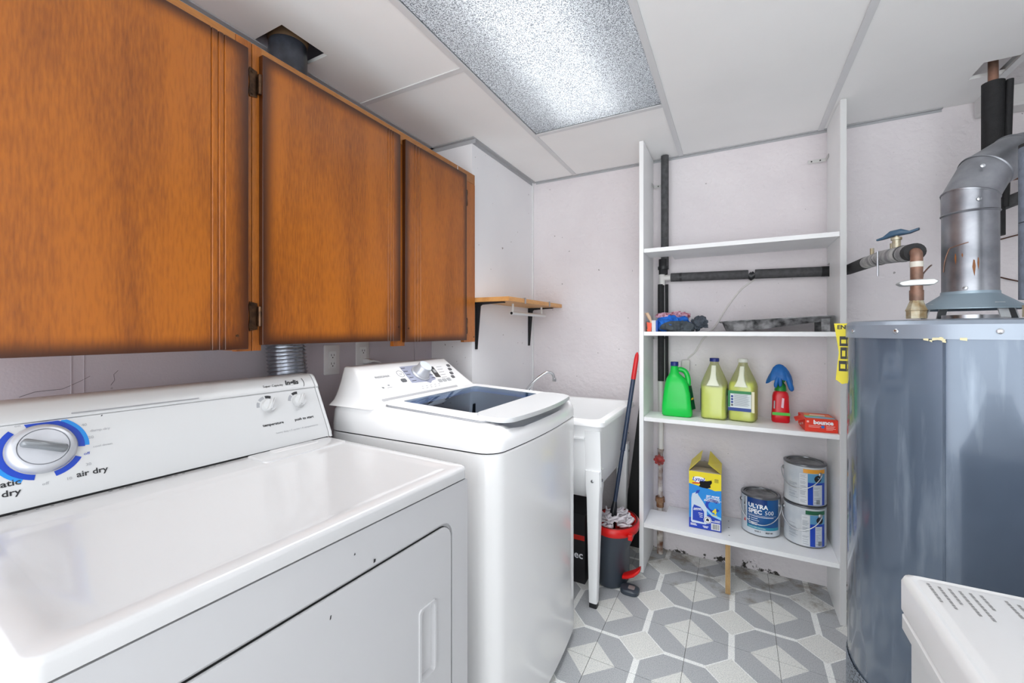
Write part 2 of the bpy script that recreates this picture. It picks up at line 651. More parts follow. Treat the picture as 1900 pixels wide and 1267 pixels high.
def ctile(x0, x1, y0, y1, hole=None):
    mb = MB()
    z0, z1 = ZC + .0005, ZC + .014
    if hole is None:
        mb.box(x0 + .002, x1 - .002, y0 + .002, y1 - .002, z0, z1)
    else:
        h = hole
        mb.box(x0 + .002, h[0], y0 + .002, y1 - .002, z0, z1).box(h[1], x1 - .002, y0 + .002, y1 - .002, z0, z1)
        mb.box(h[0], h[1], y0 + .002, h[2], z0, z1).box(h[0], h[1], h[3], y1 - .002, z0, z1)
    return mb.build('ceiling_tile', CEIL, ceil)


DUCT = (-1.375, 0.925)
ctile(XL, XG[0], 0.08, 1.302, (-1.448, DUCT[0] + .090, DUCT[1] - .082, DUCT[1] + .088))
mb = MB()      # tile notched around the chase
mb.prism([(XL + .002, 1.304), (XG[0] - .002, 1.304), (XG[0] - .002, YB - .002), (-1.188, YB - .002), (-1.188, 1.798), (XL + .002, 1.798)], 'z', ZC + .0005, ZC + .014)
mb.build('ceiling_tile', CEIL, ceil)
ctile(XL, XG[0], YF, 0.08)
ctile(XG[0], XG[1], LY1, YB); ctile(XG[0], XG[1], -0.52, LY0); ctile(XG[0], XG[1], YF, -0.52)
ctile(XG[1], XG[2], 1.20, YB); ctile(XG[1], XG[2], -0.02, 1.20); ctile(XG[1], XG[2], YF, -0.02)
ctile(XG[2], XG[3], 1.20, YB, (0.80, 0.90, 2.17, 2.29)); ctile(XG[2], XG[3], -0.02, 1.20); ctile(XG[2], XG[3], YF, -0.02)
ctile(XG[3], XR, -0.02, 1.20); ctile(XG[3], XR, YF, -0.02)

# wall angles round the ceiling
an = [(XL, XL + .022, YF, 1.80), (XL, -1.168, 1.778, 1.80), (-1.19, -1.168, 1.80, YB), (-1.168, 0.80, YB - .016, YB)]
for k, (a, b_, c, d) in enumerate(an):
    mb = MB().box(a, b_, c, d, ZC - .0045, ZC - .0005)
    if k in (0, 2):
        mb.box(a, a + .002, c, d, ZC - .024, ZC)
    else:
        mb.box(a, b_, d - .002, d, ZC - .024 if k == 1 else ZC - .014, ZC)
    struct(mb.build('trim_%d' % (k + 3), TRIMM))
struct(MB().box(0.90, XR, 2.44, YB, 2.15, 2.24).build('trim_7', mat('beam_white', rgb(214, 213, 212), 0.7, bump=0.3, bscale=60), bevel=.01))

# ---- ceiling lamp
fx = thing('ceiling_light', 'recessed fluorescent ceiling light with pebbled clear plastic diffuser', 'ceiling light', ((LX0 + LX1) / 2, (LY0 + LY1) / 2, ZC))
a, b_, c, d = LX0 + gw + .001, LX1 - gw - .001, LY0 + gw + .001, LY1 - gw - .001
hm = mat('lamp_housing', rgb(225, 226, 228), 0.4)
mb = MB()
mb.add([(a, c, ZC + .004), (b_, c, ZC + .004), (b_, d, ZC + .004), (a, d, ZC + .004), (a + .02, c, ZC + .12), (b_ - .02, c, ZC + .12), (b_ - .02, d, ZC + .12), (a + .02, d, ZC + .12)],
       [(0, 1, 5, 4), (1, 2, 6, 5), (2, 3, 7, 6), (3, 0, 4, 7), (4, 5, 6, 7)])
mb.build('housing', hm, fx, solid=0.002)
tm, nt, bb = new_mat('fluorescent_tube')
em = nt.nodes.new('ShaderNodeEmission')
em.inputs[0].default_value = (0.93, 0.97, 1.0, 1)
em.inputs[1].default_value = TUBE_STRENGTH
nt.links.new(em.outputs[0], nt.nodes['Material Output'].inputs['Surface'])
for tx in (-.075, .075):
    t = MB().tube([((a + b_) / 2 + tx, c + .03, ZC + .075), ((a + b_) / 2 + tx, d - .03, ZC + .075)], .0155, 16).build('tube', tm, fx, smooth=40)
    for yy in (c + .012, d - .012):
        MB().box((a + b_) / 2 + tx - .014, (a + b_) / 2 + tx + .014, yy - .01, yy + .01, ZC + .052, ZC + .115).build('lamp_holder', WHITE_PLASTIC, fx)


def diffuser_mat():
    m, nt, b = new_mat('pebbled_diffuser')
    N, L = nt.nodes, nt.links
    tc = N.new('ShaderNodeTexCoord')
    nz = N.new('ShaderNodeTexNoise'); nz.inputs['Scale'].default_value = 330; nz.inputs['Detail'].default_value = 1.5
    L.new(tc.outputs['Object'], nz.inputs['Vector'])
    cr = N.new('ShaderNodeValToRGB')
    cr.color_ramp.elements[0].position = 0.36; cr.color_ramp.elements[0].color = (0.16, 0.17, 0.19, 1)
    cr.color_ramp.elements[1].position = 0.58; cr.color_ramp.elements[1].color = (0.96, 0.98, 1.0, 1)
    L.new(nz.outputs['Fac'], cr.inputs['Fac'])
    bp = N.new('ShaderNodeBump'); bp.inputs['Strength'].default_value = 0.8; bp.inputs['Distance'].default_value = 0.002
    L.new(nz.outputs['Fac'], bp.inputs['Height'])
    tr = N.new('ShaderNodeBsdfTranslucent')
    L.new(cr.outputs['Color'], tr.inputs['Color'])
    gl = N.new('ShaderNodeBsdfGlossy'); gl.inputs['Roughness'].default_value = 0.25
    gl.inputs['Color'].default_value = (0.9, 0.93, 0.96, 1)
    L.new(bp.outputs['Normal'], gl.inputs['Normal'])
    mx = N.new('ShaderNodeMixShader'); mx.inputs[0].default_value = 0.08
    L.new(tr.outputs[0], mx.inputs[1]); L.new(gl.outputs[0], mx.inputs[2])
    L.new(mx.outputs[0], N['Material Output'].inputs['Surface'])
    return m


MB().add([(a, c, ZC + .002), (b_, c, ZC + .002), (b_, d, ZC + .002), (a, d, ZC + .002)], [(3, 2, 1, 0)]).build('diffuser', diffuser_mat(), fx, recalc=False)

# the prismatic lens throws most of its light downwards
la = bpy.data.lights.new('lens_light', 'AREA')
la.shape = 'RECTANGLE'
la.size, la.size_y = b_ - a - .02, d - c - .02
la.energy = LENS_POWER
la.color = (0.97, 0.985, 1.0)
la.spread = rad(LENS_SPREAD)
lo_ = bpy.data.objects.new('lens_light', la)
COL.objects.link(lo_)
lo_.parent = fx
lo_.location = (0, 0, -.006)

# ================================================================== wall cabinets
OAKL, OAKD = rgb(164, 92, 18), rgb(98, 46, 8)
W_DOOR = wood_mat('oak_door', OAKL, OAKD, 0.28, 'z', True)
W_FRAME = wood_mat('oak_frame', rgb(170, 100, 34), rgb(118, 62, 18), 0.3, 'z', False, 1.3, 3.0)
W_RAIL = wood_mat('oak_rail', rgb(176, 116, 56), rgb(130, 78, 34), 0.35, 'y', False, 1.3, 5.0)
W_DARK = mat('door_edge_stain', rgb(74, 32, 10), 0.4)
HINGE = mat('aged_bronze', rgb(96, 70, 50), 0.35, 0.85, col2=rgb(60, 44, 34), vscale=60)
FX, DX = -1.172, -1.154


def groove_door(par, y0, y1, z0, z1, grooves, name='door'):
    """door slab whose face carries V grooves; face looks to +x"""
    pts = [(DX - .018, y0), (DX, y0)]
    for g in grooves:
        pts += [(DX, g - .0022), (DX - .004, g), (DX, g + .0022)]
    pts += [(DX, y1), (DX - .018, y1)]
    return MB().prism(pts, 'z', z0, z1).build(name, W_DOOR, par, bevel=.0015, seg=2)


def hinge(par, y, z, side=1):
    h = MB().tube([(FX + .009, y, z - .027), (FX + .009, y, z + .027)], .0062, 12)
    h.prism([(y - side * .004, z - .036), (y - side * .024, z - .040), (y - side * .027, z - .030), (y - side * .024, z), (y - side * .027, z + .030), (y - side * .024, z + .040), (y - side * .004, z + .036)], 'x', FX + .0003, FX + .003)
    for dz in (-.03, .03):
        h.lathe([(0, 0), (.0035, 0), (.0035, .0015), (0, .002)], n=10, M=frame((FX + .003, y - side * .018, z + dz), (0, 1, 0), (0, 0, 1)))
    return h.build('hinge', HINGE, par, smooth=35)


def screw_hole(par, y, z):
    MB().lathe([(0, .0003), (.0022, .0003), (.004, .0008), (.004, 0)], n=10, M=frame((DX, y, z), (0, 1, 0), (0, 0, 1))).build('screw_hole', HINGE, par)


# cabinet whose single door fills the left of the picture
ca = thing('wall_cabinet', 'brown wooden wall cabinet with the widest door, above the clothes dryer', 'cabinet', (XL, 0.09, 1.19))
MB().box(XL + .001, FX - .018, 0.09, 0.104, 1.19, 2.034).build('side_panel', W_FRAME, ca)
MB().box(XL + .001, FX - .018, 0.668, 0.682, 1.19, 2.034).build('side_panel', W_FRAME, ca)
MB().box(XL + .001, FX - .018, 0.104, 0.668, 1.206, 1.220).build('bottom_panel', W_RAIL, ca)
MB().box(XL + .001, FX - .018, 0.104, 0.668, 2.018, 2.032).build('top_panel', W_RAIL, ca)
MB().box(FX - .018, FX, 0.09, 0.640, 1.975, 2.034).build('top_rail', W_RAIL, ca, bevel=.001)
MB().box(FX - .018, FX, 0.09, 0.640, 1.203, 1.245).build('bottom_rail', W_RAIL, ca, bevel=.001)
MB().box(FX - .018, FX, 0.641, 0.682, 1.19, 2.034).build('stile', W_FRAME, ca, bevel=.001)
MB().box(FX - .018, FX, 0.06, 0.09, 1.19, 2.034).build('stile', W_FRAME, ca, bevel=.001)
groove_door(ca, 0.085, 0.664, 1.196, 2.004, (0.574, 0.590, 0.604))

# cabinet with two doors
cb = thing('wall_cabinet', 'brown wooden wall cabinet with two grooved doors, above the washing machine', 'cabinet', (XL, 0.684, 1.19))
MB().box(XL + .001, FX - .018, 0.684, 0.698, 1.20, 2.034).build('side_panel', W_FRAME, cb)
MB().box(XL + .001, FX - .018, 1.784, 1.798, 1.205, 2.034).build('side_panel', W_FRAME, cb)
mbt = MB(); mbb = MB()
for z, q in ((1.214, mbb), (2.018, mbt)):
    q.box(XL + .001, FX - .018, 0.698, DUCT[1] - .075, z, z + .014).box(XL + .001, FX - .018, DUCT[1] + .075, 1.784, z, z + .014)
    q.box(DUCT[0] + .075, FX - .018, DUCT[1] - .075, DUCT[1] + .075, z, z + .014)
mbb.build('bottom_panel', W_RAIL, cb); mbt.build('top_panel', W_RAIL, cb)
MB().box(FX - .018, FX, 0.709, 1.798, 1.985, 2.034).build('top_rail', W_RAIL, cb, bevel=.001)
MB().box(FX - .018, FX, 0.725, 1.70, 1.213, 1.245).build('bottom_rail', W_RAIL, cb, bevel=.001)
MB().box(FX - .018, FX, 0.684, 0.7085, 1.19, 2.034).build('stile', W_FRAME, cb, bevel=.001)
MB().box(FX - .0185, FX + .0005, 1.225, 1.285, 1.185, 1.984).build('stile', W_FRAME, cb, bevel=.001)
MB().box(FX - .0185, FX + .0005, 1.70, 1.7985, 1.19, 1.984).build('stile', W_FRAME, cb, bevel=.001)
d2 = groove_door(cb, 0.702, 1.243, 1.206, 2.008, (1.176, 1.190, 1.203))
d3 = groove_door(cb, 1.271, 1.700, 1.200, 2.004, (1.326, 1.344, 1.361))
hinge(cb, 0.700, 1.925); hinge(cb, 0.700, 1.285)
hinge(cb, 1.703, 1.90, -1); hinge(cb, 1.703, 1.27, -1)
for y, z in ((0.635, 1.232), (1.232, 1.26), (1.288, 1.255), (1.76, 1.215)):
    screw_hole(ca if y < .68 else cb, y, z)
MB().box(FX + .0005, FX + .002, 1.646, 1.649, 2.006, 2.03).build('nail', WHITE_PLASTIC, cb)

# ================================================================== dryer (own frame: front at x=0, width along y)
DW = 0.73
DRYER_WHITE = mat('dryer_enamel', rgb(197, 197, 198), 0.18, coat=0.25)
dr = thing('clothes_dryer', 'white front-loading clothes dryer with a sloped control panel, nearest appliance on the left', 'dryer', (-.606, .4995, 0), rad(-3))
hw = DW / 2
MB().box(-.70, -.004, -hw + .002, hw - .002, .03, .884).build('body', DRYER_WHITE, dr, True, bevel=.008, seg=3)
for x in (-.65, -.06):
    for y in (-hw + .06, hw - .06):
        MB().lathe([(0, 0), (.022, 0), (.018, .012), (.010, .014), (.010, .035), (0, .035)], (x, y, 0), 16).build('foot', BLACK_METAL, dr, True, smooth=40)
# dished top with raised border
rings = []
for z, o in ((.8875, .0), (.906, .0), (.9122, .0018), (.915, .0065), (.915, .030), (.9145, .040), (.9115, .052)):
    x0, x1, y0, y1 = -.70, .006, -hw, hw
    if o > .02:
        x0, x1, y0, y1 = -.66 + o * .5, .006 - o * .9, -hw + o * .9, hw - o * .9
        if o >= .03:
            x0 = -.415 - (.052 - o)
    else:
        x0, x1, y0, y1 = x0 + o, x1 - o, y0 + o, y1 - o
    rings.append([(p[0], p[1], z) for p in rrect(x0, x1, y0, y1, .020 if o < .02 else .03, 6)])
mbt = MB()
mbt.loft(rings, True, True)
mbt.build('top_panel', DRYER_WHITE, dr, True, smooth=50)
MB().box(-.52, -.002, -hw + .004, hw - .004, .884, .8878).build('seam', DARK_GAP, dr, True)
# lint screen lid at the back right of the top
lm = MB()
lm.loft([[(p[0], p[1], z) for p in rrect(-.525 + o, -.432 - o, .112 + o, .352 - o, .012, 5)] for z, o in ((.914, 0), (.9185, .001), (.9195, .004))], True, True)
lid = lm.build('lint_lid', DRYER_WHITE, dr, True, smooth=50)
MB().loft([[(p[0], p[1], z) for p in rrect(-.520 + o, -.488 - o, .165 + o, .30 - o, .008, 4)] for z, o in ((.919, 0), (.9215, .002))], True, True).build('lint_lid_grip', DRYER_WHITE, lid, True, smooth=50)
# chips along the back seam
cm = MB()
random.seed(3)
for k in range(26):
    y = -hw + .03 + k * .016 + random.uniform(-.006, .006)
    if random.random() < .75:
        cm.box(-.5235 + random.uniform(-.001, .001), -.5215, y, y + random.uniform(.004, .014), .915, .9154)
tag(cm.build('paint_chips', BLACK_PRINT, dr, True), kind='stuff')
# front panel and door
DOORM = mat('white_enamel_front', rgb(190, 190, 192), 0.22, coat=0.2)
mbp = MB()
outer = [(y, z) for y, z in rrect(-hw + .001, hw - .001, .10, .883, .006, 6)]
inner = [(y, z) for y, z in rrect(-.300, .305, .20, .806, .035, 6)]
mbp.loft([[(-.004, y, z) for y, z in outer], [(.003, y, z) for y, z in outer], [(.003, y, z) for y, z in inner], [(-.012, y, z) for y, z in inner]], False, False)
mbp.build('front_panel', DOORM, dr, True, smooth=30)
MB().box(-.016, -.010, -.31, .315, .19, .816).build('door_gap_backing', DARK_GAP, dr, True)  # dark sheet behind the door that blackens the gap
mbd = MB()
ho = [(y, z) for y, z in rrect(-.295, .300, .205, .798, .032, 6)]
hi = [(y, z) for y, z in rrect(.198, .240, .50, .648, .006, 6)]
mbd.loft([[(-.010, y, z) for y, z in ho], [(.002, y, z) for y, z in ho], [(.005, y * .994, z * .997 + .002) for y, z in ho], [(.005, y, z) for y, z in hi], [(-.008, y * .98 + .005, z * .98 + .012) for y, z in hi]], False, True)
door = mbd.build('door', DOORM, dr, True, smooth=30)
MB().loft([[(-.0098, y * 1.002, z + (.0006 if z > .5 else -.0006)) for y, z in ho], [(.0012, y * 1.002, z + (.0006 if z > .5 else -.0006)) for y, z in ho]], False, False).build('door_gap_shade', DARK_GAP, door, True)  # shade of the gap painted as a dark ring on the door edge
bo = [(y, z) for y, z in rrect(.192, .246, .494, .654, .009, 6)]
MB().loft([[(.0045, y, z) for y, z in bo], [(.0085, y * .99 + .002, z * .99 + .006) for y, z in bo], [(.0085, y, z) for y, z in hi], [(.003, y, z) for y, z in hi]], False, False).build('handle', DOORM, door, True, smooth=40)
decal([(0, 0), (.004, .001), (.005, .006), (.001, .007)], frame((.0052, .072, .812), (0, 1, 0), (0, 0, 1)), BLACK_PRINT, dr, 'paint_chip', local=True)
decal([(0, 0), (.003, .0), (.002, .004)], frame((.0032, .03, .845), (0, 1, 0), (0, 0, 1)), BLACK_PRINT, dr, 'paint_chip', local=True)
decal([(0, 0), (.002, .001), (.003, .007), (.001, .006)], frame((.0052, -.02, .76), (0, 1, 0), (0, 0, 1)), BLACK_PRINT, dr, 'paint_chip', local=True)
# console
CON = mat('console_white', rgb(194, 195, 196), 0.28)
A0 = Vector((-.535, 0, .93)); DD = Vector((-.07, 0, .135)).normalized()
prof = [(-.531, .9155), (-.5345, .922), (-.535, .93), (-.6035, 1.0621), (-.6025, 1.068), (-.606, 1.074), (-.6235, 1.0985), (-.634, 1.105), (-.69, 1.105), (-.698, 1.10), (-.698, .9155)]
con = MB().prism(prof, 'y', -.362, .362).build('control_panel', CON, dr, True, bevel=.004, seg=3)
for sgn in (-1, 1):
    cap = [(x + (.003 if x > -.66 else -.001), z) for x, z in prof]
    MB().prism(cap, 'y', sgn * .3625, sgn * .372).build('end_cap', CON, dr, True, bevel=.004, seg=3)
MB().box(-.534, -.529, -.355, .355, .9152, .9185).build('panel_gap', DARK_GAP, dr, True)


def DC(y, s):
    return frame(A0 + DD * s + Vector((0, y, 0)), (0, 1, 0), DD)


SIL = mat('silver_plastic', rgb(186, 188, 194), 0.3, 0.35)
SIL2 = mat('silver_dark', rgb(128, 132, 136), 0.35, 0.3)
BLUE1, BLUE2 = mat('dial_blue', rgb(6, 58, 170), 0.4), mat('dial_blue_light', rgb(20, 128, 205), 0.4)
M0 = DC(-.236, .095)
for a0_, a1_ in ((-8, 110), (132, 255), (283, 330)):
    decal(arc_band(0, 0, .050, .060, a0_, a1_), M0, BLUE1, dr, 'dial_mark', local=True)
    if a1_ < 300:
        decal(arc_band(0, 0, .0595, .0665, a0_ + (2 if a0_ < 0 else 20), a1_ - (50 if a0_ < 0 else 14)), M0, BLUE2, dr, 'dial_mark', local=True)
kn = MB().lathe([(.0485, 0), (.0485, .004), (.046, .012), (.041, .016), (.036, .0165), (.035, .014), (.034, .0165), (.0, .019)], n=48, M=M0).build('timer_knob', SIL, dr, True, smooth=40)
gm = MB()
RM = M0 @ Matrix.Rotation(rad(-24), 4, 'Z')
gm.loft([[(p[0], p[1], z) for p in rrect(-.033 + o, .033 - o, -.0075 + o * .4, .0075 - o * .4, .006, 5)] for z, o in ((.015, 0), (.026, .001), (.029, .004))], True, True, M=RM)
gm.build('knob_grip', SIL2, kn, True, smooth=50)
for (y, s, bars) in ((.205, .112, ((150, 180), (105, 138), (64, 96))), (.296, .113, ((130, 168), (84, 120)))):
    Mk = DC(y, s)
    k2 = MB().lathe([(.0195, 0), (.0185, .008), (.017, .012), (0, .013)], n=32, M=Mk).build('selector_knob', CON, dr, True, smooth=40)
    MB().loft([[(p[0], p[1], z) for p in rrect(-.019 + o, .021 - o, -.005 + o * .4, .005 - o * .4, .004, 5)] for z, o in ((.011, 0), (.021, .001), (.0235, .003))], True, True, M=Mk @ Matrix.Rotation(rad(58), 4, 'Z')).build('knob_grip', CON, k2, True, smooth=50)
    for b0, b1 in bars:
        decal(arc_band(0, 0, .024, .032, b0, b1), Mk, GREY_PRINT if b0 > 100 else BLACK_PRINT, dr, 'dial_mark', local=True)
for body, y, s, size, m_, bold in (('air dry', -.172, .030, .016, BLACK_PRINT, .0003), ('timed dry', -.170, .154, .0145, BLACK_PRINT, .0002), ('automatic', -.303, .040, .016, BLACK_PRINT, .0003), ('dry', -.281, .022, .016, BLACK_PRINT, .0003),
                              ('temperature', .205, .058, .0105, BLACK_PRINT, .0003), ('push to start', .298, .058, .0105, BLACK_PRINT, .0003), ('heavy duty \u2022 7 cycles \u2022 4 temperatures', .270, .030, .0075, GREY_PRINT, 0),
                              ('10', -.206, .026, .008, GREY_PRINT, 0), ('20', -.188, .030, .008, GREY_PRINT, 0), ('30', -.176, .047, .008, GREY_PRINT, 0), ('off', -.238, .026, .008, GREY_PRINT, 0),
                              ('off', -.176, .070, .008, BLUE1, 0), ('20', -.166, .103, .008, GREY_PRINT, 0), ('40', -.173, .132, .008, GREY_PRINT, 0), ('damp dry', -.150, .117, .0075, GREY_PRINT, 0),
                              ('cool down', -.150, .082, .0065, GREY_PRINT, 0), ('70', -.225, .166, .007, GREY_PRINT, 0), ('off', -.264, .148, .007, GREY_PRINT, 0)):
    text(body, size, DC(y, s), m_, dr, local=True, bold=bold, lift=.0008, wx=1.1)
# upper strip of the console is flatter
A1 = Vector((-.6065, 0, 1.0745)); D1 = Vector((-.017, 0, .0240)).normalized()
FS = lambda y, s: frame(A1 + D1 * s + Vector((0, y, 0)), (0, 1, 0), D1)
text('Inglis', .021, FS(.290, .014), BLACK_PRINT, dr, 'lettering', .0012, True, bold=.0008, shear=.15)
text('Super Capacity', .0098, FS(.232, .010), BLACK_PRINT, dr, 'lettering', .0012, True, bold=.0001, shear=.1)
decal(arc_band(.290 + .0, 0, .026, .0275, -35, 30, 10), FS(.012, .012), BLACK_PRINT, dr, 'print', .0008, True)
decal(rect(-.19, .04, -.0012, .0012), FS(0, -.002), GREY_PRINT, dr, 'print', .0016, True)

# ================================================================== washing machine
wa = thing('washing_machine', 'white top-loading washing machine with a tinted glass lid', 'washing machine', (-.92, 1.335, 0))
WX0, WX1, WY0, WY1 = -1.27, -.588, .997, 1.673
yc = (WY0 + WY1) / 2


def wring(o, z, ztilt=False, scoop=0.0):
    out = []
    for x, y in rrect(WX0 + o, WX1 - o, WY0 + o, WY1 - o, .055, 7, 10):
        if x > WX1 - o - .06:
            t = (y - yc) / .34
            x += .022 * max(0, 1 - t * t) * (1 if x > WX1 - o - .02 else (x - (WX1 - o - .06)) / .06)
        zz = z
        if ztilt:
            zz += (-.60 - x) * .045
        if scoop and x > -.70 and abs(y - yc) < .25:
            k = (1 - ((y - yc) / .25) ** 2)
            zz -= scoop * min(1, k * 1.8)
        out.append((x, y, zz))
    return out


def wopen(z):
    return [(x, y, z + (-.60 - x) * .045) for x, y in rrect(-1.045, -.665, 1.065, 1.605, .05, 7, 10)]


MB().loft([wring(.012, .03), wring(0, .04), wring(0, .894), wring(.006, .899)], True, False).build('body', WHITE_GLOSS, wa, smooth=40)
for x in (WX0 + .07, WX1 - .07):
    for y in (WY0 + .07, WY1 - .07):
        MB().lathe([(0, 0), (.024, 0), (.02, .012), (.010, .014), (.010, .034), (0, .034)], (x, y, 0), 16).build('foot', BLACK_METAL, wa, smooth=40)
MB().loft([wring(.004, .896), wring(.004, .9035)], False, False).build('seam', DARK_GAP, wa)
COVER = mat('washer_cover', rgb(238, 238, 239), 0.2, coat=0.2)
MB().loft([wring(.010, .900), wring(.0, .902), wring(.0, .925), wring(.004, .943, True), wring(.013, .959, True, .010), wring(.028, .967, True, .026), wring(.055, .970, True, .036), wopen(.970), wopen(.93)], False, False).build('top_cover', COVER, wa, smooth=60)
# tub seen through the glass
TUBM = mat('tub_plastic', rgb(186, 206, 234), 0.35)
tubo = MB().lathe([(.245, .935), (.235, .945), (.225, .90), (.228, .48), (.0, .46)], (-.87, yc, 0), 48).build('wash_tub', TUBM, wa, smooth=40)
MB().loft([wopen(.932), [(-.87 + .25 * math.cos(t), yc + .245 * math.sin(t), .915) for t in [math.atan2(q[1] - yc, q[0] + .855) for q in wopen(0)]]], False, False).build('tub_rim', TUBM, wa, smooth=40)
MB().box(-.66, -.645, yc - .20, yc - .17, .60, .86).build('tub_slot', mat('slot_blue', rgb(30, 60, 90), 0.4), tubo)
MB().lathe([(0, .70), (.03, .69), (.05, .60), (.06, .47)], (-.87, yc, 0), 20).build('agitator', TUBM, wa, smooth=50)


def ltop(x):
    return .972 + (-.60 - x) * .045


# lid frame round the glass
lo = rrect(-1.056, -.648, 1.052, 1.618, .03, 7, 8)
li = rrect(-1.020, -.712, 1.104, 1.572, .02, 7, 8)
LM = MB()
LM.loft([[(x, y, ltop(x) - .001) for x, y in lo], [(x, y, ltop(x) + .010) for x, y in lo], [(x * .996 - .0035, yc + (y - yc) * .992, ltop(x) + .013) for x, y in lo], [(x, y, ltop(x) + .0115) for x, y in li], [(x, y, ltop(x) + .001) for x, y in li]], False, False)
ld = LM.build('lid', COVER, wa, smooth=40)
MB().loft([[(x * 1.0 + (.002 if x > -.85 else -.002), y + (.002 if y > yc else -.002), ltop(x) + .0005) for x, y in lo], [(x, y, ltop(x) + .0045) for x, y in lo]], False, False).build('lid_gap', mat('gap_grey', rgb(140, 142, 146), 0.7), wa)
gm_, nt, b = new_mat('blue_tinted_glass')
N, L = nt.nodes, nt.links
tr = N.new('ShaderNodeBsdfTransparent'); tr.inputs[0].default_value = (0.80, 0.88, 0.96, 1)
gl = N.new('ShaderNodeBsdfGlossy'); gl.inputs['Roughness'].default_value = 0.02; gl.inputs['Color'].default_value = (0.66, 0.80, 1.0, 1)
fr = N.new('ShaderNodeFresnel'); fr.inputs[0].default_value = 1.55
mx = N.new('ShaderNodeMixShader')
L.new(fr.outputs[0], mx.inputs[0]); L.new(tr.outputs[0], mx.inputs[1]); L.new(gl.outputs[0], mx.inputs[2])
L.new(mx.outputs[0], N['Material Output'].inputs['Surface'])
MB().loft([[(x, y, ltop(x) + .0055) for x, y in li], [(x, y, ltop(x) + .0102) for x, y in li]], True, True).build('glass_pane', gm_, ld)
# handle plate at the lid's front edge
ho = []
for x, y in rrect(-.705, -.585, 1.062, 1.606, .045, 7, 10):
    if x > -.64:
        t = (y - yc) / .272
        x += .024 * max(0, 1 - t * t) * min(1, (x + .64) / .04)
    ho.append((x, y))
HP = mat('lid_handle_grey', rgb(196, 198, 200), 0.25)
MB().loft([[(x, y, ltop(x) + .004) for x, y in ho], [(x, y, ltop(x) + .013) for x, y in ho], [(x * .993 - .0045, yc + (y - yc) * .985, ltop(x) + .0175) for x, y in ho]], True, True).build('lid_handle', HP, ld, smooth=40)
# console: flared base, sloping face
cr_ = []
for k in range(9):
    t = k / 8
    ins = .066 * t ** .55
    xf = -1.055 - .147 * t
    cr_.append([(x, y, .985 + .125 * t) for x, y in rrect(-1.272, xf, 1.0 + ins, 1.668 - ins, .018, 5, 4)])
cr_.append([(x, y, 1.1145) for x, y in rrect(-1.267, -1.2065, 1.0715, 1.5965, .016, 5, 4)])
wcn = MB().loft(cr_, True, True).build('control_panel', COVER, wa, smooth=50)
WA, WD = Vector((-1.055, 0, .985)), Vector((-.147, 0, .125)).normalized()


def WC(y, s):
    return frame(WA + WD * (s + .020) + Vector((0, y, 0)), (0, 1, 0), WD)


PANEL = mat('console_lilac', rgb(158, 162, 182), 0.35)
G_D, G_L = mat('button_dark', rgb(96, 98, 102), 0.4), mat('button_light', rgb(170, 172, 175), 0.4)
pn = decal([(-.082, -.046), (.0, -.05), (.018, -.062), (.038, -.05), (.068, -.045), (.062, .046), (-.078, .046)], WC(1.353, .112), PANEL, wa, 'dial_plate')
kb = MB().lathe([(.042, 0), (.042, .005), (.036, .008), (.036, .012), (.031, .020), (.029, .040), (.026, .044), (0, .045)], n=40, M=WC(1.357, .108)).build('cycle_knob', SIL, wa, smooth=35)
MB().lathe([(.0265, .0445), (.0265, .0462), (0, .0468)], n=32, M=WC(1.357, .108)).build('knob_cap', mat('knob_cap', rgb(214, 222, 234), 0.3), kb, smooth=40)
for sx in (-1, 1):
    for k in range(5):
        decal(rect(-.012, .012, -.0012, .0012), WC(1.353 + sx * .060 - .004 + (k - 2) * .0015, .148 - k * .018), BLACK_PRINT, wa, 'print', .0009)
decal([(-.024, -.030), (.006, -.034), (.014, .032), (-.016, .036)], WC(1.455, .107), mat('display_dark', rgb(70, 72, 75), 0.3), wa, 'display')
decal([(-.012, -.004), (.004, -.006), (.007, .014), (-.008, .016)], WC(1.455, .107), G_L, wa, 'display_digits', .0008)
for y, s in ((1.580, .134), (1.569, .111), (1.556, .087), (1.544, .065)):
    MB().loft([[(p[0], p[1], z) for p in rrect(-.011, .011, -.008, .008, .0055, 5)] for z in (0, .002)], True, True, M=WC(y - .006, s)).build('button', G_D, wa, smooth=40)
for y in (1.436, 1.466, 1.497):
    MB().loft([[(p[0], p[1], z) for p in rrect(-.012, .012, -.0085, .0085, .004, 5)] for z in (0, .002)], True, True, M=WC(y, .054)).build('button', G_L, wa, smooth=40)
decal(arc_band(0, 0, .0165, .018, 0, 359, 28), WC(1.251, .121), G_D, wa, 'print')
decal(arc_band(0, 0, .004, .0052, -230, 50, 14), WC(1.251, .121), G_D, wa, 'print')
MB().loft([[(p[0], p[1], z) for p in rrect(-.014, .014, -.009, .009, .006, 5)] for z in (0, .002)], True, True, M=WC(1.240, .085)).build('button', G_D, wa, smooth=40)
text('INSIGNIA', .0155, WC(1.152, .117), G_D, wa, lift=.0012, wx=1.15)
text('hp', .010, WC(1.117, .066), G_D, wa, lift=.0012, bold=.0004)
decal(rect(-.012, .012, -.001, .001), WC(1.148, .062), GREY_PRINT, wa, 'print')
decal(rect(-.005, .005, -.003, .003), WC(1.150, .073), GREY_PRINT, wa, 'print')
for r_ in range(2):
    for k in range(5):
        decal(rect(-.005, .005, -.0011, .0011), WC(1.31 + k * .026 - r_ * .006, .040 - r_ * .010), GREY_PRINT, wa, 'print')
for r_ in range(5):
    decal(rect(-.018, .018, -.001, .001), WC(1.505 - r_ * .006, .134 - r_ * .016), GREY_PRINT, wa, 'print')
decal(rrect(-.245, .20, -.006, .006, .0055, 5), WC(1.315, .010), mat('strip_grey', rgb(176, 177, 180), 0.4), wa, 'console_strip')

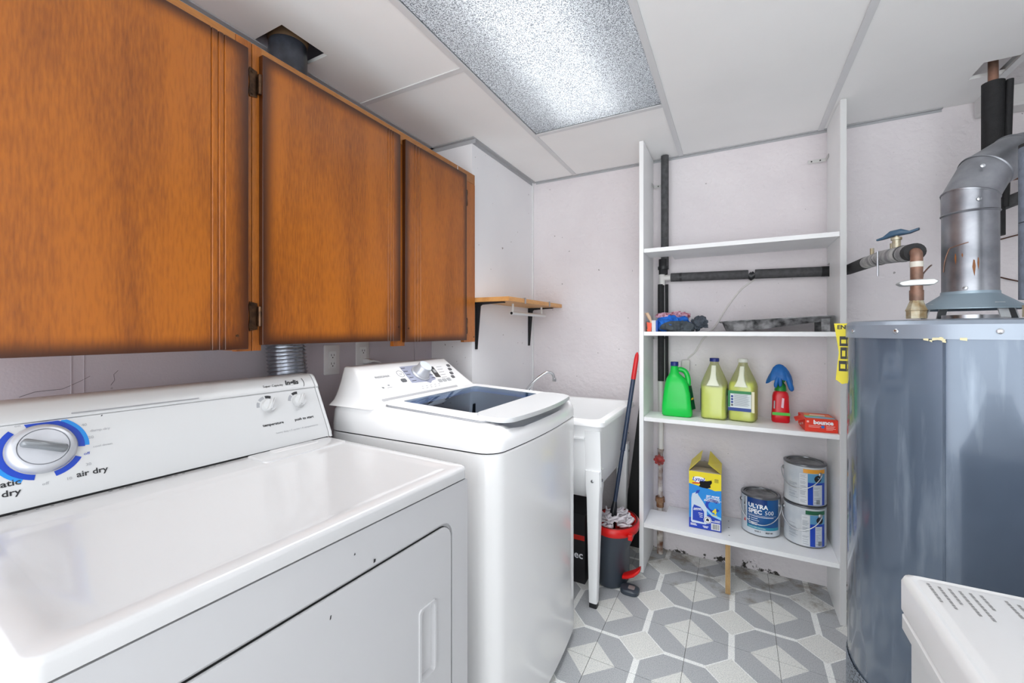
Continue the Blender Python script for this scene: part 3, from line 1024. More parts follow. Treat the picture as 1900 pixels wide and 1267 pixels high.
# ================================================================== exhaust duct, outlets
DUCTM = mat('foil_duct', rgb(185, 188, 194), 0.25, 1.0)
pts, rs = [], []
for k in range(150):
    t = k / 149
    z = .70 + t * .62
    pts.append((DUCT[0] + .010 * math.sin(t * 5) + .004, DUCT[1] + .03 * (1 - t) ** 2 - .006, z))
    rs.append(.060 + (.0035 if k % 3 == 0 else (-.003 if k % 3 == 1 else 0)))
ft = thing('exhaust_duct', 'silver corrugated dryer duct running up behind the wall cabinets', 'duct', (DUCT[0], DUCT[1], .70))
MB().tube(pts, rs, 28).build('foil_hose', DUCTM, ft, smooth=25)
TAPE = mat('black_tape', rgb(44, 47, 54), 0.3, col2=rgb(78, 82, 92), vscale=14, bump=0.6, bscale=24)
MB().tube([(DUCT[0], DUCT[1], z) for z in (1.32, 1.6, 2.0, 2.1, 2.2, 2.235, 2.245, 2.40)], [.062, .062, .062, .061, .061, .060, .056, .056], 28).build('taped_pipe', TAPE, ft, smooth=60)
MB().lathe([(.060, 2.236), (.066, 2.262), (.066, 2.30), (.058, 2.30)], (DUCT[0], DUCT[1], 0), 28).build('collar', mat('kraft_brown', rgb(120, 96, 70), 0.6), ft, smooth=40)


def outlet(y, z, label, two):
    t = thing('wall_outlet', label, 'outlet', (XL, y, z))
    M = frame((XL + .0005, y, z), (0, 1, 0), (0, 0, 1))
    pl = mat('outlet_plate', rgb(222, 221, 222), 0.4)
    MB().loft([[(p[0], p[1], q) for p in rrect(-.037 + o, .037 - o, -.06 + o, .06 - o, .006, 5)] for q, o in ((0, 0), (.003, 0), (.0055, .003))], True, True, M=M).build('cover_plate', pl, t, smooth=40)
    MB().loft([[(p[0], p[1], q) for p in rrect(-.017, .017, -.034, .034, .004, 5)] for q in (.005, .0075)], True, True, M=M).build('receptacle', WHITE_PLASTIC, t, smooth=40)
    for dz in ((.018, -.016) if two else (.018,)):
        for dx, h in ((-.0065, .0045), (.0065, .0038)):
            decal(rect(dx - .0011, dx + .0011, dz + .001 - h, dz + .001 + h), M, BLACK_PRINT, t, 'slot', .0076)
        decal(circ(0, dz - .009, .0026, 10), M, BLACK_PRINT, t, 'slot', .0076)
    return t


o1 = outlet(1.163, 1.128, 'double wall outlet between the silver duct and the washer console', True)
o2 = outlet(1.322, 1.140, 'wall outlet behind the washer with a white plug in its lower socket', False)
pg = thing('power_plug', 'white power plug and cord in the outlet behind the washer', 'plug', (XL + .02, 1.335, 1.105))
MB().loft([[(XL + .008 + x, 1.334 + y, 1.112 + z) for y, z in rrect(-.014 * s, .014 * s, -.011 * s, .011 * s, .005 * s, 4)] for x, s in ((0, 1), (.014, 1), (.024, .8), (.030, .5))], True, True).build('plug_body', WHITE_PLASTIC, pg, smooth=50)
MB().tube(bez([(XL + .036, 1.334, 1.112), (XL + .05, 1.350, 1.112), (XL + .052, 1.385, 1.095), (XL + .05, 1.40, 1.03), (XL + .05, 1.40, .9)], 8), .004, 8).build('cord', WHITE_PLASTIC, pg, smooth=60)

# hairline cracks in the wall board
ck = MB()
for P in ([(0.30, 1.103), (0.325, 1.112), (0.37, 1.113), (0.40, 1.128), (.42, 1.14)], [(0.46, 1.112), (0.468, 1.125), (0.466, 1.14), (.475, 1.15)]):
    ck.tube([(XL + .0004, y + .02, z - .01) for y, z in P], .0004, 5)
o = ck.build('trim_8', BLACK_PRINT)
o['kind'] = 'structure'

# ================================================================== small wooden shelf on the chase
SHW = wood_mat('pine_shelf', rgb(214, 160, 96), rgb(176, 118, 58), 0.45, 'y', False, 1.6, 2.0)
ws = thing('wooden_wall_shelf', 'narrow wooden wall shelf on black brackets beside the cabinets', 'shelf', (-1.19, 2.16, 1.39))
MB().box(-1.188, -.980, 1.805, 2.515, 1.392, 1.414).build('board', SHW, ws, bevel=.001)
for y in (1.835, 2.462):
    b = MB()
    b.box(-1.1895, -1.184, y - .009, y + .009, 1.15, 1.389)
    b.box(-1.1895, -1.02, y - .009, y + .009, 1.385, 1.391)
    b.prism([(-1.186, 1.15), (-1.180, 1.15), (-1.160, 1.372), (-1.150, 1.379), (-1.02, 1.386), (-1.186, 1.388)], 'y', y - .0025, y + .0025)
    b.build('bracket', BLACK_METAL, ws)
for y in (1.985, 2.31):
    MB().box(-.979, -.976, y - .007, y + .007, 1.388, 1.418).box(-1.0, -.976, y - .007, y + .007, 1.4145, 1.4165).build('clip', STEEL, ws)
rd = thing('hanging_rod', 'short white rod hung under the wooden wall shelf', 'rod', (-1.06, 2.2, 1.34))
RODM = mat('rod_white', rgb(214, 215, 215), 0.4)
rb = MB().tube([(-1.06, 1.985, 1.340), (-1.06, 2.425, 1.340)], .0095, 14).build('bar', RODM, rd, smooth=40)
MB().lathe([(0, .0003), (.0075, .0003), (.0075, 0)], n=14, M=frame((-1.06, 1.9845, 1.340), (1, 0, 0), (0, 0, 1))).build('bar_end', DARK_GAP, rd)
for y in (2.0, 2.375):
    MB().tube([(-1.06, y, 1.345), (-1.06, y, 1.391)], .006, 10).build('hanger', RODM, rd, smooth=40)

# ================================================================== laundry tub
lt = thing('laundry_tub', 'white plastic laundry tub on legs between the washer and back wall', 'laundry tub', (-.80, 2.13, 0))
TW = mat('tub_white', rgb(238, 239, 240), 0.38)
TX0, TX1, TY0, TY1 = -1.10, -.508, 1.80, 2.44
zt = .847


def tring(o, z, r=.03):
    return [(x, y, z) for x, y in rrect(TX0 + o, TX1 - o, TY0 + o, TY1 - o, r, 5)]


def tri2(ox, oy, z, r=.05):
    return [(x, y, z) for x, y in rrect(TX0 + ox + .06, TX1 - ox, TY0 + oy, TY1 - oy, r, 5)]


MB().loft([tring(.022, .76), tring(.018, .822), tring(.0, .823), tring(0, .842), tring(.004, zt), tri2(.035, .035, zt), tri2(.042, .042, zt - .012), tri2(.06, .055, zt - .10), tri2(.11, .10, .50), tri2(.16, .15, .49)], False, True).build('rim', TW, lt, smooth=40)
# outer shell: two end walls slant inwards, front wall ends in a V
sh_ = MB()
sh_.loft([tring(.022, .80), tring(.030, .62), [(x, y, z) for x, y, z in tring(.045, .53)], tring(.10, .47)], False, True)
sh_.build('basin', TW, lt, smooth=40)
MB().loft([[(x, y, z) for x, y in rrect(-.60 + o, -.528 - o, TY0 + .016 + d, TY0 + .028 + d, .004, 3)] for z, o, d in ((.55, 0, .018), (.80, 0, 0))], True, True).build('end_rib', TW, lt, smooth=40)
MB().box(-.66, -.60, TY0 + .012, TY0 + .03, .757, .768).build('ledge', TW, lt, bevel=.003)
for x, y in ((-.565, TY0 + .055), (-.565, TY1 - .055), (-1.04, TY0 + .055), (-1.04, TY1 - .055)):
    sx = 1 if x > -.8 else -1
    sy = -1 if y < 2.1 else 1
    rg = []
    for z, w, ox in ((.022, .019, -.004), (.50, .030, 0), (.545, .034, 0), (.62, .034, 0)):
        rg.append([(p[0] + ox * sx, p[1], z) for p in rrect(x - w, x + w, y - w, y + w, .007, 3)])
    lg = MB().loft(rg, True, True).build('leg', TW, lt, smooth=40)
    MB().loft([[(p[0] - .004 * sx, p[1], z) for p in rrect(x - .018, x + .018, y - .018, y + .018, .006, 3)] for z in (0, .022)], True, True).build('foot', BLACK_METAL, lg, smooth=40)
    for fx_, M in ((0, frame((x, y - .0345, .575), (1, 0, 0), (0, 0, 1))), (1, frame((x + .0345, y, .575), (0, 1, 0), (0, 0, 1)))):
        MB().lathe([(.007, 0), (.007, .002), (.004, .003), (0, .003)], n=12, M=M).build('bolt', STEEL, lg, smooth=40)
fa = MB()
fa.tube(bez([(-1.06, 2.14, zt), (-1.055, 2.14, zt + .05), (-1.00, 2.16, zt + .12), (-.955, 2.19, zt + .158), (-.935, 2.205, zt + .163), (-.918, 2.215, zt + .152), (-.910, 2.22, zt + .128)], 8), .0085, 12)
fa.lathe([(.0115, -.006), (.0115, .010), (.0085, .012)], (-.910, 2.22, zt + .118), 14)
fct = fa.build('faucet', CHROME, lt, smooth=50)
MB().loft([[(x, y, z) for x, y in rrect(-1.09, -1.03, 2.03, 2.25, .025, 5)] for z in (zt - .001, zt + .018)], True, True).build('faucet_base', CHROME, lt, smooth=40)
for y in (2.065, 2.215):
    MB().lathe([(.02, 0), (.018, .02), (.010, .03), (.014, .035), (.016, .05), (0, .055)], (-1.06, y, zt + .018), 14).build('tap_handle', CHROME, lt, smooth=40)

# ================================================================== black vacuum carton behind the tub leg
vb = thing('vacuum_carton', 'black carton with red stripe and white letters behind the laundry tub leg', 'box', (-.74, 2.10, 0))
BXM = mat('black_carton', rgb(26, 25, 28), 0.5)
MB().box(-.86, -.655, 1.99, 2.22, 0, .34).build('carton', BXM, vb, bevel=.002)
decal(rect(-.10, .10, -.012, .012), frame((-.757, 1.99, .225), (1, 0, 0), (0, 0, 1)), RED_PRINT, vb, 'stripe')
text('ec', .050, frame((-.688, 1.99, .138), (1, 0, 0), (0, 0, 1)), WHITE_PRINT, vb, bold=.001)

# ================================================================== mop bucket with wringer
mbk = thing('mop_bucket', 'dark grey mop bucket with red wringer rim and foot pedal', 'bucket', (-.535, 2.10, 0))
BK = mat('bucket_grey', rgb(58, 66, 76), 0.4)
BR = mat('bucket_red', rgb(214, 24, 22), 0.35)


def bring(cx, rx, ry, z, n=28, cy=2.12):
    return [(cx + rx * math.cos(2 * math.pi * k / n), cy + ry * math.sin(2 * math.pi * k / n), z) for k in range(n)]


MB().loft([bring(-.552, .075, .105, .001), bring(-.552, .080, .112, .012), bring(-.552, .082, .115, .17), bring(-.540, .096, .125, .235), bring(-.535, .104, .130, .268), bring(-.535, .098, .124, .268), bring(-.552, .074, .106, .17), bring(-.552, .070, .10, .02)], True, True).build('pail', BK, mbk, smooth=40)
MB().loft([bring(-.535, .110, .138, .262), bring(-.535, .113, .141, .272), bring(-.535, .113, .141, .292), bring(-.535, .104, .132, .302), bring(-.535, .094, .120, .296), bring(-.535, .080, .106, .262), bring(-.535, .060, .08, .225), bring(-.535, .03, .04, .21)], False, True).build('wringer', BR, mbk, smooth=50)
MB().loft([bring(-.535, .106, .134, .3005), bring(-.535, .100, .128, .3035), bring(-.535, .097, .125, .299)], False, False).build('wringer_groove', mat('groove_dark', rgb(70, 14, 14), 0.5), mbk, smooth=50)
MB().box(-.45, -.43, 2.0, 2.03, .26, .285).build('latch', BR, mbk, bevel=.003)
MB().loft([[(x, y, z) for x, y in rrect(-.49, -.405 - o, 2.00 + o, 2.075 - o, .028, 6)] for z, o in ((.002, 0), (.016, 0), (.022, .006))], True, True).build('pedal_base', BK, mbk, smooth=40)
MB().loft([[(x, y, z) for x, y in rrect(-.455, -.425, 2.022, 2.052, .006, 4)] for z in (.0215, .024)], True, True).build('pedal_pad', mat('pad_grey', rgb(150, 140, 138), 0.6), mbk)
pd = MB()
pd.loft([[(x, 2.055 + y, z + zz) for y, zz in rrect(-w, w, -.009, .009, .006, 4)] for x, z, w in ((-.485, .058, .018), (-.46, .068, .026), (-.43, .085, .028), (-.41, .103, .024), (-.402, .112, .016))], True, True)
pd.build('pedal', BR, mbk, smooth=50)

# ================================================================== mop leaning in the corner
mp = thing('string_mop', 'string mop with red and navy handle standing in the bucket', 'mop', (-.548, 2.12, .25))
p0, p1 = Vector((-.556, 2.115, .27)), Vector((-.449, 2.215, 1.135))
q = lambda t: p0 + (p1 - p0) * t
NAVY = mat('mop_navy', rgb(38, 52, 76), 0.3)
MB().tube([q(0.06), q(.42)], .0095, 14).build('handle_lower', NAVY, mp, smooth=40)
MB().tube([q(.42), q(.425), q(.43), q(.84)], [.0095, .012, .0115, .0115], 14).build('handle_middle', NAVY, mp, smooth=40)
MB().tube([q(.84), q(.845), q(.96), q(.985), q(1.0)], [.0115, .0125, .0115, .009, .003], 14).build('handle_grip', mat('mop_red', rgb(200, 26, 32), 0.35), mp, smooth=40)
MB().tube([q(-.05), q(.0), q(.05), q(.10), q(.13)], [.018, .022, .018, .014, .010], 14).build('socket', mat('socket_black', rgb(26, 28, 34), 0.35), mp, smooth=50)
st = MB()
random.seed(11)
for k in range(58):
    a_ = random.uniform(0, 2 * math.pi); r_ = random.uniform(.03, .072)
    cx, cy = -.537 + r_ * math.cos(a_), 2.112 + r_ * 1.2 * math.sin(a_)
    z = .288 + random.uniform(.0, .028) + (.018 if r_ < .05 else 0)
    P = []
    ph = random.uniform(0, 6.28)
    for i in range(6):
        P.append((cx + .018 * math.cos(ph + i * 1.05) + (i - 2.5) * .003, cy + .018 * math.sin(ph + i * 1.05), z + .008 * math.sin(i * 1.7 + ph)))
    st.tube(bez(P, 4), .0052, 6)
tag(st.build('mop_strands', mat('cotton_strand', rgb(222, 216, 222), 0.9, vary=0.15, vscale=60, bump=0.8, bscale=500), mp, smooth=60), kind='stuff')

# black board leaning between tub and shelving
bl = MB()
bl.prism([(-.468, 1.0), (-.446, 1.0), (-.446, 0.001), (-.592, 0.001)], 'y', 2.47, 2.49)
bo_ = bl.build('leaning_board', mat('black_board', rgb(20, 20, 22), 0.6), loc=(-.50, 2.48, 0))
tag(bo_, 'tall black board leaning on the back wall beside the white shelving', 'board')

# ================================================================== white shelving unit
SHY, SHB = 2.225, 2.517
su = thing('shelving_unit', 'tall white shelving unit with four shelves against the back wall', 'shelving', (-.02, 2.38, 0))
MEL = mat('white_melamine', rgb(240, 241, 241), 0.4, vary=0.03, vscale=5)
MEL2 = mat('white_melamine_shelf', rgb(240, 241, 242), 0.4, vary=0.04, vscale=9)
SZ = (1.667, 1.241, .803, .256)
MB().box(-.442, -.420, SHY, SHB, .001, 2.2225).build('side_panel', MEL, su, bevel=.0015)
# right side is notched where the pipe runs through
MB().prism([(SHY, .001), (SHB, .001), (SHB, 1.50), (2.455, 1.50), (2.455, 1.565), (SHB, 1.565), (SHB, 2.2225), (SHY, 2.2225)], 'x', .388, .410).build('side_panel', MEL, su)
MB().box(.3885, .4095, SHY - .0015, SHY, .001, 2.2225).build('edge_band', mat('edge_grey', rgb(205, 206, 206), 0.5), su)
for k, z in enumerate(SZ):
    out = [(-.419, SHY + .004), (.387, SHY + .004), (.387, SHB), (-.305, SHB), (-.305, 2.41), (-.419, 2.41)]
    if k == 3:
        out = [(-.419, SHY + .004), (.387, SHY + .004), (.387, SHB), (-.335, SHB), (-.335, 2.425), (-.419, 2.425)]
    MB().prism(out, 'z', z - .020, z).build('shelf', MEL2, su)
CHIP = wood_mat('chipboard', rgb(180, 148, 100), rgb(122, 90, 54), 0.7, 'z', False, 4.0, 1.0)
sb_ = MB().box(-.046, -.024, 2.238, 2.50, .0008, .235).build('support_board', MEL, su)
MB().box(-.0455, -.0245, 2.236, 2.2382, .0008, .235).build('chipboard_edge', CHIP, sb_)
for x, z, s in ((-.418, 2.07, 1), (.386, 2.075, -1), (-.418, 1.205, 1)):
    b = MB().box(x, x + s * .075, SHB - .003, SHB, z - .008, z + .008).box(x, x + s * .003, SHB - .06, SHB, z - .008, z + .008)
    b.build('angle_bracket', mat('bracket_white', rgb(200, 200, 198), 0.5), su, bevel=.002)
    for dx in (.025, .060):
        MB().lathe([(0, .001), (.0035, .001), (.0035, 0)], n=10, M=frame((x + s * dx, SHB - .003, z), (1, 0, 0), (0, 0, 1))).build('screw', BLACK_METAL, su)
b = MB().tube([(.27, 2.50, .812), (.385, 2.50, .812)], .002, 6).tube([(.27, 2.505, .835), (.385, 2.505, .825)], .002, 6)
b.build('wire_stop', STEEL, su)
for x, y in ((-.03, 2.29), (-.033, 2.38), (-.035, 2.46)):
    decal(circ(0, 0, .003, 10), frame((x, y, SZ[3]), (1, 0, 0), (0, 1, 0)), BLACK_PRINT, su, 'screw_hole')

# ================================================================== pipes at the back wall
vp = thing('water_pipe', 'black insulated pipe and rusty white riser behind the shelving', 'pipe', (-.36, 2.47, 0))
MB().tube([(-.352, 2.478, 1.60), (-.352, 2.478, 2.222)], .0205, 16).build('foam_sleeve', GREY_FOAM, vp, smooth=60)
MB().tube([(-.360, 2.475, 1.56), (-.360, 2.475, 1.645)], .024, 16).build('foam_joint', BLACK_FOAM, vp, smooth=60)
MB().tube([(-.360, 2.475, 1.588), (-.360, 2.475, 1.604)], .029, 16).build('tape_wrap', BLACK_METAL, vp, smooth=60)
PVC = mat('pipe_white', rgb(214, 212, 208), 0.5)
RUST = mat('rusty_white', rgb(205, 200, 194), 0.6, col2=rgb(104, 66, 44), vscale=22)
MB().tube([(-.366, 2.475, 1.50), (-.366, 2.475, 1.565)], .0165, 14).tube([(-.366, 2.475, 1.541), (-.325, 2.482, 1.541)], .0155, 14).build('tee', PVC, vp, smooth=50)
MB().tube([(-.372, 2.472, .965), (-.372, 2.472, 1.505)], .0170, 16).build('foam_sleeve', BLACK_FOAM, vp, smooth=60)
MB().tube([(-.343, 2.486, .96), (-.343, 2.486, 1.505)], .0085, 12).build('thin_sleeve', BLACK_FOAM, vp, smooth=60)
MB().tube([(-.372, 2.472, .58), (-.372, 2.472, .97)], .0135, 14).build('riser', PVC, vp, smooth=50)
MB().tube([(-.374, 2.470, .31), (-.374, 2.470, .56), (-.373, 2.471, .585)], [.0135, .0135, .018], 14).build('riser_lower', RUST, vp, smooth=50)
MB().tube([(-.376, 2.468, .262), (-.376, 2.468, .29), (-.376, 2.468, .292), (-.376, 2.468, .318)], [.020, .020, .026, .024], 8).build('union', mat('rust', rgb(120, 74, 44), 0.7, 0.3, col2=rgb(160, 130, 100), vscale=30), vp, smooth=30)
MB().tube([(-.376, 2.468, .002), (-.376, 2.468, .262)], .0165, 14).build('riser_foot', RUST, vp, smooth=50)
hwl = MB()
HM = frame((-.374, 2.425, .535), (1, 0, 0), (0, 0, 1))
for k in range(8):
    a_ = k * math.pi / 4
    hwl.lathe([(0, -.004), (.0085, -.004), (.0085, .004), (0, .005)], n=10, M=HM @ Matrix.Translation((.021 * math.cos(a_), .021 * math.sin(a_), 0)))
hwl.lathe([(.0, -.004), (.021, -.004), (.021, .003), (.008, .006), (0, .008)], n=20, M=HM)
RW = mat('valve_red', rgb(150, 26, 22), 0.45, col2=rgb(110, 40, 34), vscale=40)
hwl.build('valve_wheel', RW, vp, smooth=40)
MB().tube([(-.374, 2.43, .535), (-.374, 2.475, .535)], .008, 10).build('valve_stem', BRASS, vp, smooth=50)

hp = thing('insulated_pipe', 'horizontal black foam insulated pipe across the shelving back', 'pipe', (0.03, 2.49, 1.535))
MB().tube([(-.322, 2.492, 1.543), (.055, 2.492, 1.536)], .0235, 18).build('foam_sleeve', GREY_FOAM, hp, smooth=60)
MB().tube([(-.276, 2.492, 1.542), (-.264, 2.492, 1.542)], .0243, 18).build('tape_band', BLACK_METAL, hp, smooth=60)
MB().tube([(.055, 2.492, 1.536), (.068, 2.492, 1.524), (.085, 2.492, 1.536)], [.019, .021, .019], 14).build('split_joint', BLACK_METAL, hp, smooth=60)
MB().tube([(.085, 2.492, 1.536), (.362, 2.492, 1.531)], .0238, 18).build('foam_sleeve', GREY_FOAM, hp, smooth=60)
MB().tube([(.362, 2.492, 1.531), (.43, 2.492, 1.530)], .0245, 18).build('foam_end', BLACK_FOAM, hp, smooth=60)

wr = MB().tube(bez([(.085, 2.5255, 1.512), (.02, 2.5255, 1.46), (-.05, 2.5255, 1.36), (-.10, 2.5255, 1.27), (-.16, 2.5255, 1.20), (-.20, 2.5255, 1.13), (-.24, 2.5255, 1.09)], 8), .0044, 8).build('telephone_cable', PVC, smooth=60, loc=(-.1, 2.5255, 1.1))
tag(wr, 'thin white cable hanging down the wall behind the shelving', 'cable')
jk = MB().loft([[(x, 2.5285 - y, z) for x, z in rrect(-.268 + o, -.226 - o, 1.02 + o, 1.085 - o, .006, 4)] for y, o in ((0, 0), (.02, 0), (.024, .003))], True, True).build('junction_box', PVC, smooth=40, loc=(-.247, 2.52, 1.02))
tag(jk, 'small white cable box on the wall behind the green jug', 'junction box')

# ================================================================== things on the second shelf
S2, S3, S4 = SZ[1], SZ[2], SZ[3]


def cloth(name, m, c, r, amp, seed, label, freq=18.0, group=None, cut=None):
    mb = MB()
    nu, nv = 120, 64
    vs, fs = [], []
    for j in range(nv + 1):
        th = math.pi * j / nv
        for i in range(nu):
            ph = 2 * math.pi * i / nu
            d = Vector((math.sin(th) * math.cos(ph), math.sin(th) * math.sin(ph), math.cos(th)))
            p = Vector((d.x * r[0], d.y * r[1], d.z * r[2]))
            s = Vector((seed, seed * 2.3, -seed))
            f = 0.80 + amp * (1 - 2.6 * abs(noise.noise(p * freq + s))) * .9 + amp * .55 * (1 - 2.6 * abs(noise.noise(p * freq * 2.6 + s)))
            f += .30 * noise.noise(p * freq * .35 + s)
            q_ = Vector((c[0] + p.x * f, c[1] + p.y * f, c[2] + p.z * f))
            q_.z = max(q_.z, S2 + .0006)
            vs.append(q_)
    for j in range(nv):
        for i in range(nu):
            fs.append((j * nu + i, j * nu + (i + 1) % nu, (j + 1) * nu + (i + 1) % nu, (j + 1) * nu + i))
    mb.add(vs, fs)
    o = mb.build(name, m, smooth=180, loc=(c[0], c[1], S2))
    return tag(o, label, 'cloth', group)


cloth('crumpled_cloth', mat('cloth_blue', rgb(20, 106, 205), 0.85, vary=0.3, vscale=40), (-.285, 2.325, S2 + .038), (.075, .055, .040), .34, 2.0, 'crumpled bright blue cloth on the second shelf')
cloth('crumpled_cloth', mat('cloth_charcoal', rgb(66, 74, 80), 0.85, vary=0.3, vscale=40), (-.255, 2.275, S2 + .022), (.072, .035, .026), .36, 5.0, 'crumpled charcoal cloth lying in front of the blue cloth')
cloth('crumpled_cloth', mat('cloth_slate', rgb(72, 80, 90), 0.8, vary=0.35, vscale=40), (-.163, 2.32, S2 + .036), (.034, .032, .034), .42, 8.0, 'wadded dark grey rag at the right end of the cloth pile', 26.0)
PINK = mat('cloth_pink', rgb(214, 176, 196), 0.85, col2=rgb(130, 52, 62), vscale=70)
cloth('crumpled_cloth', PINK, (-.285, 2.355, S2 + .082), (.075, .045, .020), .40, 12.0, 'pink patterned cloth lying on top of the blue cloth')
sp_ = thing('sponge_box', 'small white and blue box standing left of the blue cloth', 'box', (-.372, 2.30, S2))
MB().box(-.386, -.366, 2.262, 2.33, S2 + .0005, S2 + .058).build('white_side', mat('box_pale', rgb(206, 209, 212), 0.5), sp_, bevel=.001)
MB().box(-.3655, -.356, 2.262, 2.33, S2 + .0005, S2 + .058).build('blue_side', mat('box_blue', rgb(20, 80, 170), 0.5), sp_, bevel=.001)
tb = thing('scraper', 'putty scraper with pale wooden handle and orange blade cover', 'tool', (-.405, 2.28, S2))
MB().prism([(-.409, S2 + .001), (-.390, S2 + .001), (-.386, S2 + .045), (-.413, S2 + .050)], 'y', 2.268, 2.276).build('blade_cover', mat('tool_orange', rgb(232, 84, 48), 0.45), tb)
MB().prism([(-.4125, S2 + .0505), (-.408, S2 + .014), (-.411, S2 + .014), (-.4155, S2 + .052)], 'y', 2.266, 2.278).build('blade', BLACK_METAL, tb)
MB().tube(bez([(-.388, 2.272, S2 + .046), (-.397, 2.272, S2 + .068), (-.410, 2.272, S2 + .093), (-.412, 2.272, S2 + .099)], 5), [.006] * 5 + [.009] * 8 + [.010, .008, .003], 12).build('handle', mat('pale_wood', rgb(212, 180, 150), 0.5), tb, smooth=60)
bx2 = MB().box(-.417, -.4065, 2.285, 2.335, S2 + .0005, S2 + .030).build('wood_block', wood_mat('block_wood', rgb(190, 130, 100), rgb(150, 90, 70), 0.6, 'y'), loc=(-.412, 2.31, S2), bevel=.001)
tag(bx2, 'small reddish wooden block in the left corner of the second shelf', 'block')

# paint tray
pt = thing('paint_tray', 'paint-splattered dark metal roller tray on the second shelf', 'paint tray', (.15, 2.36, S2))
TRM = mat('splattered_steel', rgb(34, 34, 36), 0.45, 0.2, col2=rgb(150, 150, 152), vscale=22)
rzf = lambda x: S2 + .050 + (x + .06) * .050
def tr_ring(o, fz):
    return [(x, y, fz(x)) for x, y in rrect(-.062 + o, .372 - o * .6, 2.262 + o, 2.478 - o, .02, 5, 6)]
flz = lambda x: S2 + (.004 if x < .05 else .004 + (x - .05) * .150)
MB().loft([tr_ring(-.012, lambda x: rzf(x) - .004), tr_ring(-.010, rzf), tr_ring(.0, rzf), tr_ring(.018, lambda x: max(flz(x), S2 + .004)), tr_ring(.06, lambda x: flz(x) + .001)], False, True).build('pan', TRM, pt, smooth=40, solid=.0012)
for y in (2.275, 2.455):
    MB().box(.330, .362, y - .004, y + .004, S2 + .0005, S2 + .060).build('leg', TRM, pt, bevel=.001)

# ================================================================== bottles on the third shelf
PLG = mat('green_plastic', rgb(10, 196, 72), 0.35)
CAPB = mat('cap_navy', rgb(22, 40, 120), 0.4)


def bottle_rings(cx, cy, z0, spec, n=6):
    """spec rows: (z, half width, half depth, corner radius, x shift)"""
    return [[(x + cx + s, y + cy, z0 + z) for x, y in rrect(-w, w, -d, d, min(r, w * .98, d * .98), n)] for z, w, d, r, s in spec]


gj = thing('green_jug', 'bright green plastic jug with navy cap on the third shelf', 'jug', (-.272, 2.35, S3))
gb = MB().loft(bottle_rings(-.272, 2.35, S3 + .0006, [(.0, .066, .040, .02, 0), (.006, .073, .046, .024, 0), (.05, .073, .048, .026, 0), (.12, .065, .046, .026, 0), (.165, .057, .043, .028, -.002), (.192, .046, .038, .028, -.006), (.210, .031, .030, .026, -.011), (.222, .022, .022, .021, -.014), (.256, .018, .018, .0178, -.014), (.258, .016, .016, .0158, -.014)]), True, True).build('body', PLG, gj, smooth=50)
MB().tube(bez([(-.280, 2.362, S3 + .236), (-.258, 2.366, S3 + .240), (-.236, 2.368, S3 + .230), (-.224, 2.366, S3 + .205), (-.220, 2.362, S3 + .170), (-.226, 2.356, S3 + .13)], 6), .013, 12).build('handle', PLG, gj, smooth=60)
MB().lathe([(.0175, 0), (.0195, .001), (.0195, .020), (.018, .022), (0, .022)], (-.286, 2.35, S3 + .2585), 24).build('cap', CAPB, gj, smooth=40)
Mg = frame((-.2035, 2.338, S3 + .10), (.35, .94, 0), (-.18, 0, 1))
decal([(-.022, -.06), (.020, -.06), (.016, .06), (-.014, .06)], Mg, mat('label_green', rgb(16, 84, 44), 0.4), gj, 'side_label', .003)
decal([(-.012, -.012), (.012, -.010), (.010, .0), (-.010, -.004)], Mg, mat('label_yellow', rgb(232, 205, 40), 0.4), gj, 'side_label_stripe', .0045)

jm, nt, b = new_mat('clear_jug_plastic')
N, L = nt.nodes, nt.links
t1 = N.new('ShaderNodeBsdfTransparent'); t1.inputs[0].default_value = rgb(236, 236, 214)
d1 = N.new('ShaderNodeBsdfTranslucent'); d1.inputs[0].default_value = rgb(226, 230, 176)
d2_ = N.new('ShaderNodeBsdfDiffuse'); d2_.inputs[0].default_value = rgb(224, 230, 184)
g1 = N.new('ShaderNodeBsdfGlossy'); g1.inputs['Roughness'].default_value = 0.15
m1 = N.new('ShaderNodeMixShader'); m1.inputs[0].default_value = .5
m2 = N.new('ShaderNodeMixShader'); m2.inputs[0].default_value = .30
m3 = N.new('ShaderNodeMixShader'); m3.inputs[0].default_value = .06
L.new(d1.outputs[0], m1.inputs[1]); L.new(d2_.outputs[0], m1.inputs[2])
L.new(t1.outputs[0], m2.inputs[1]); L.new(m1.outputs[0], m2.inputs[2])
L.new(m2.outputs[0], m3.inputs[1]); L.new(g1.outputs[0], m3.inputs[2])
L.new(m3.outputs[0], N['Material Output'].inputs['Surface'])
JUG = jm
LIQ = mat('yellow_liquid', rgb(232, 244, 104), 0.3)
MILK = mat('milky_plastic', rgb(226, 230, 208), 0.4)


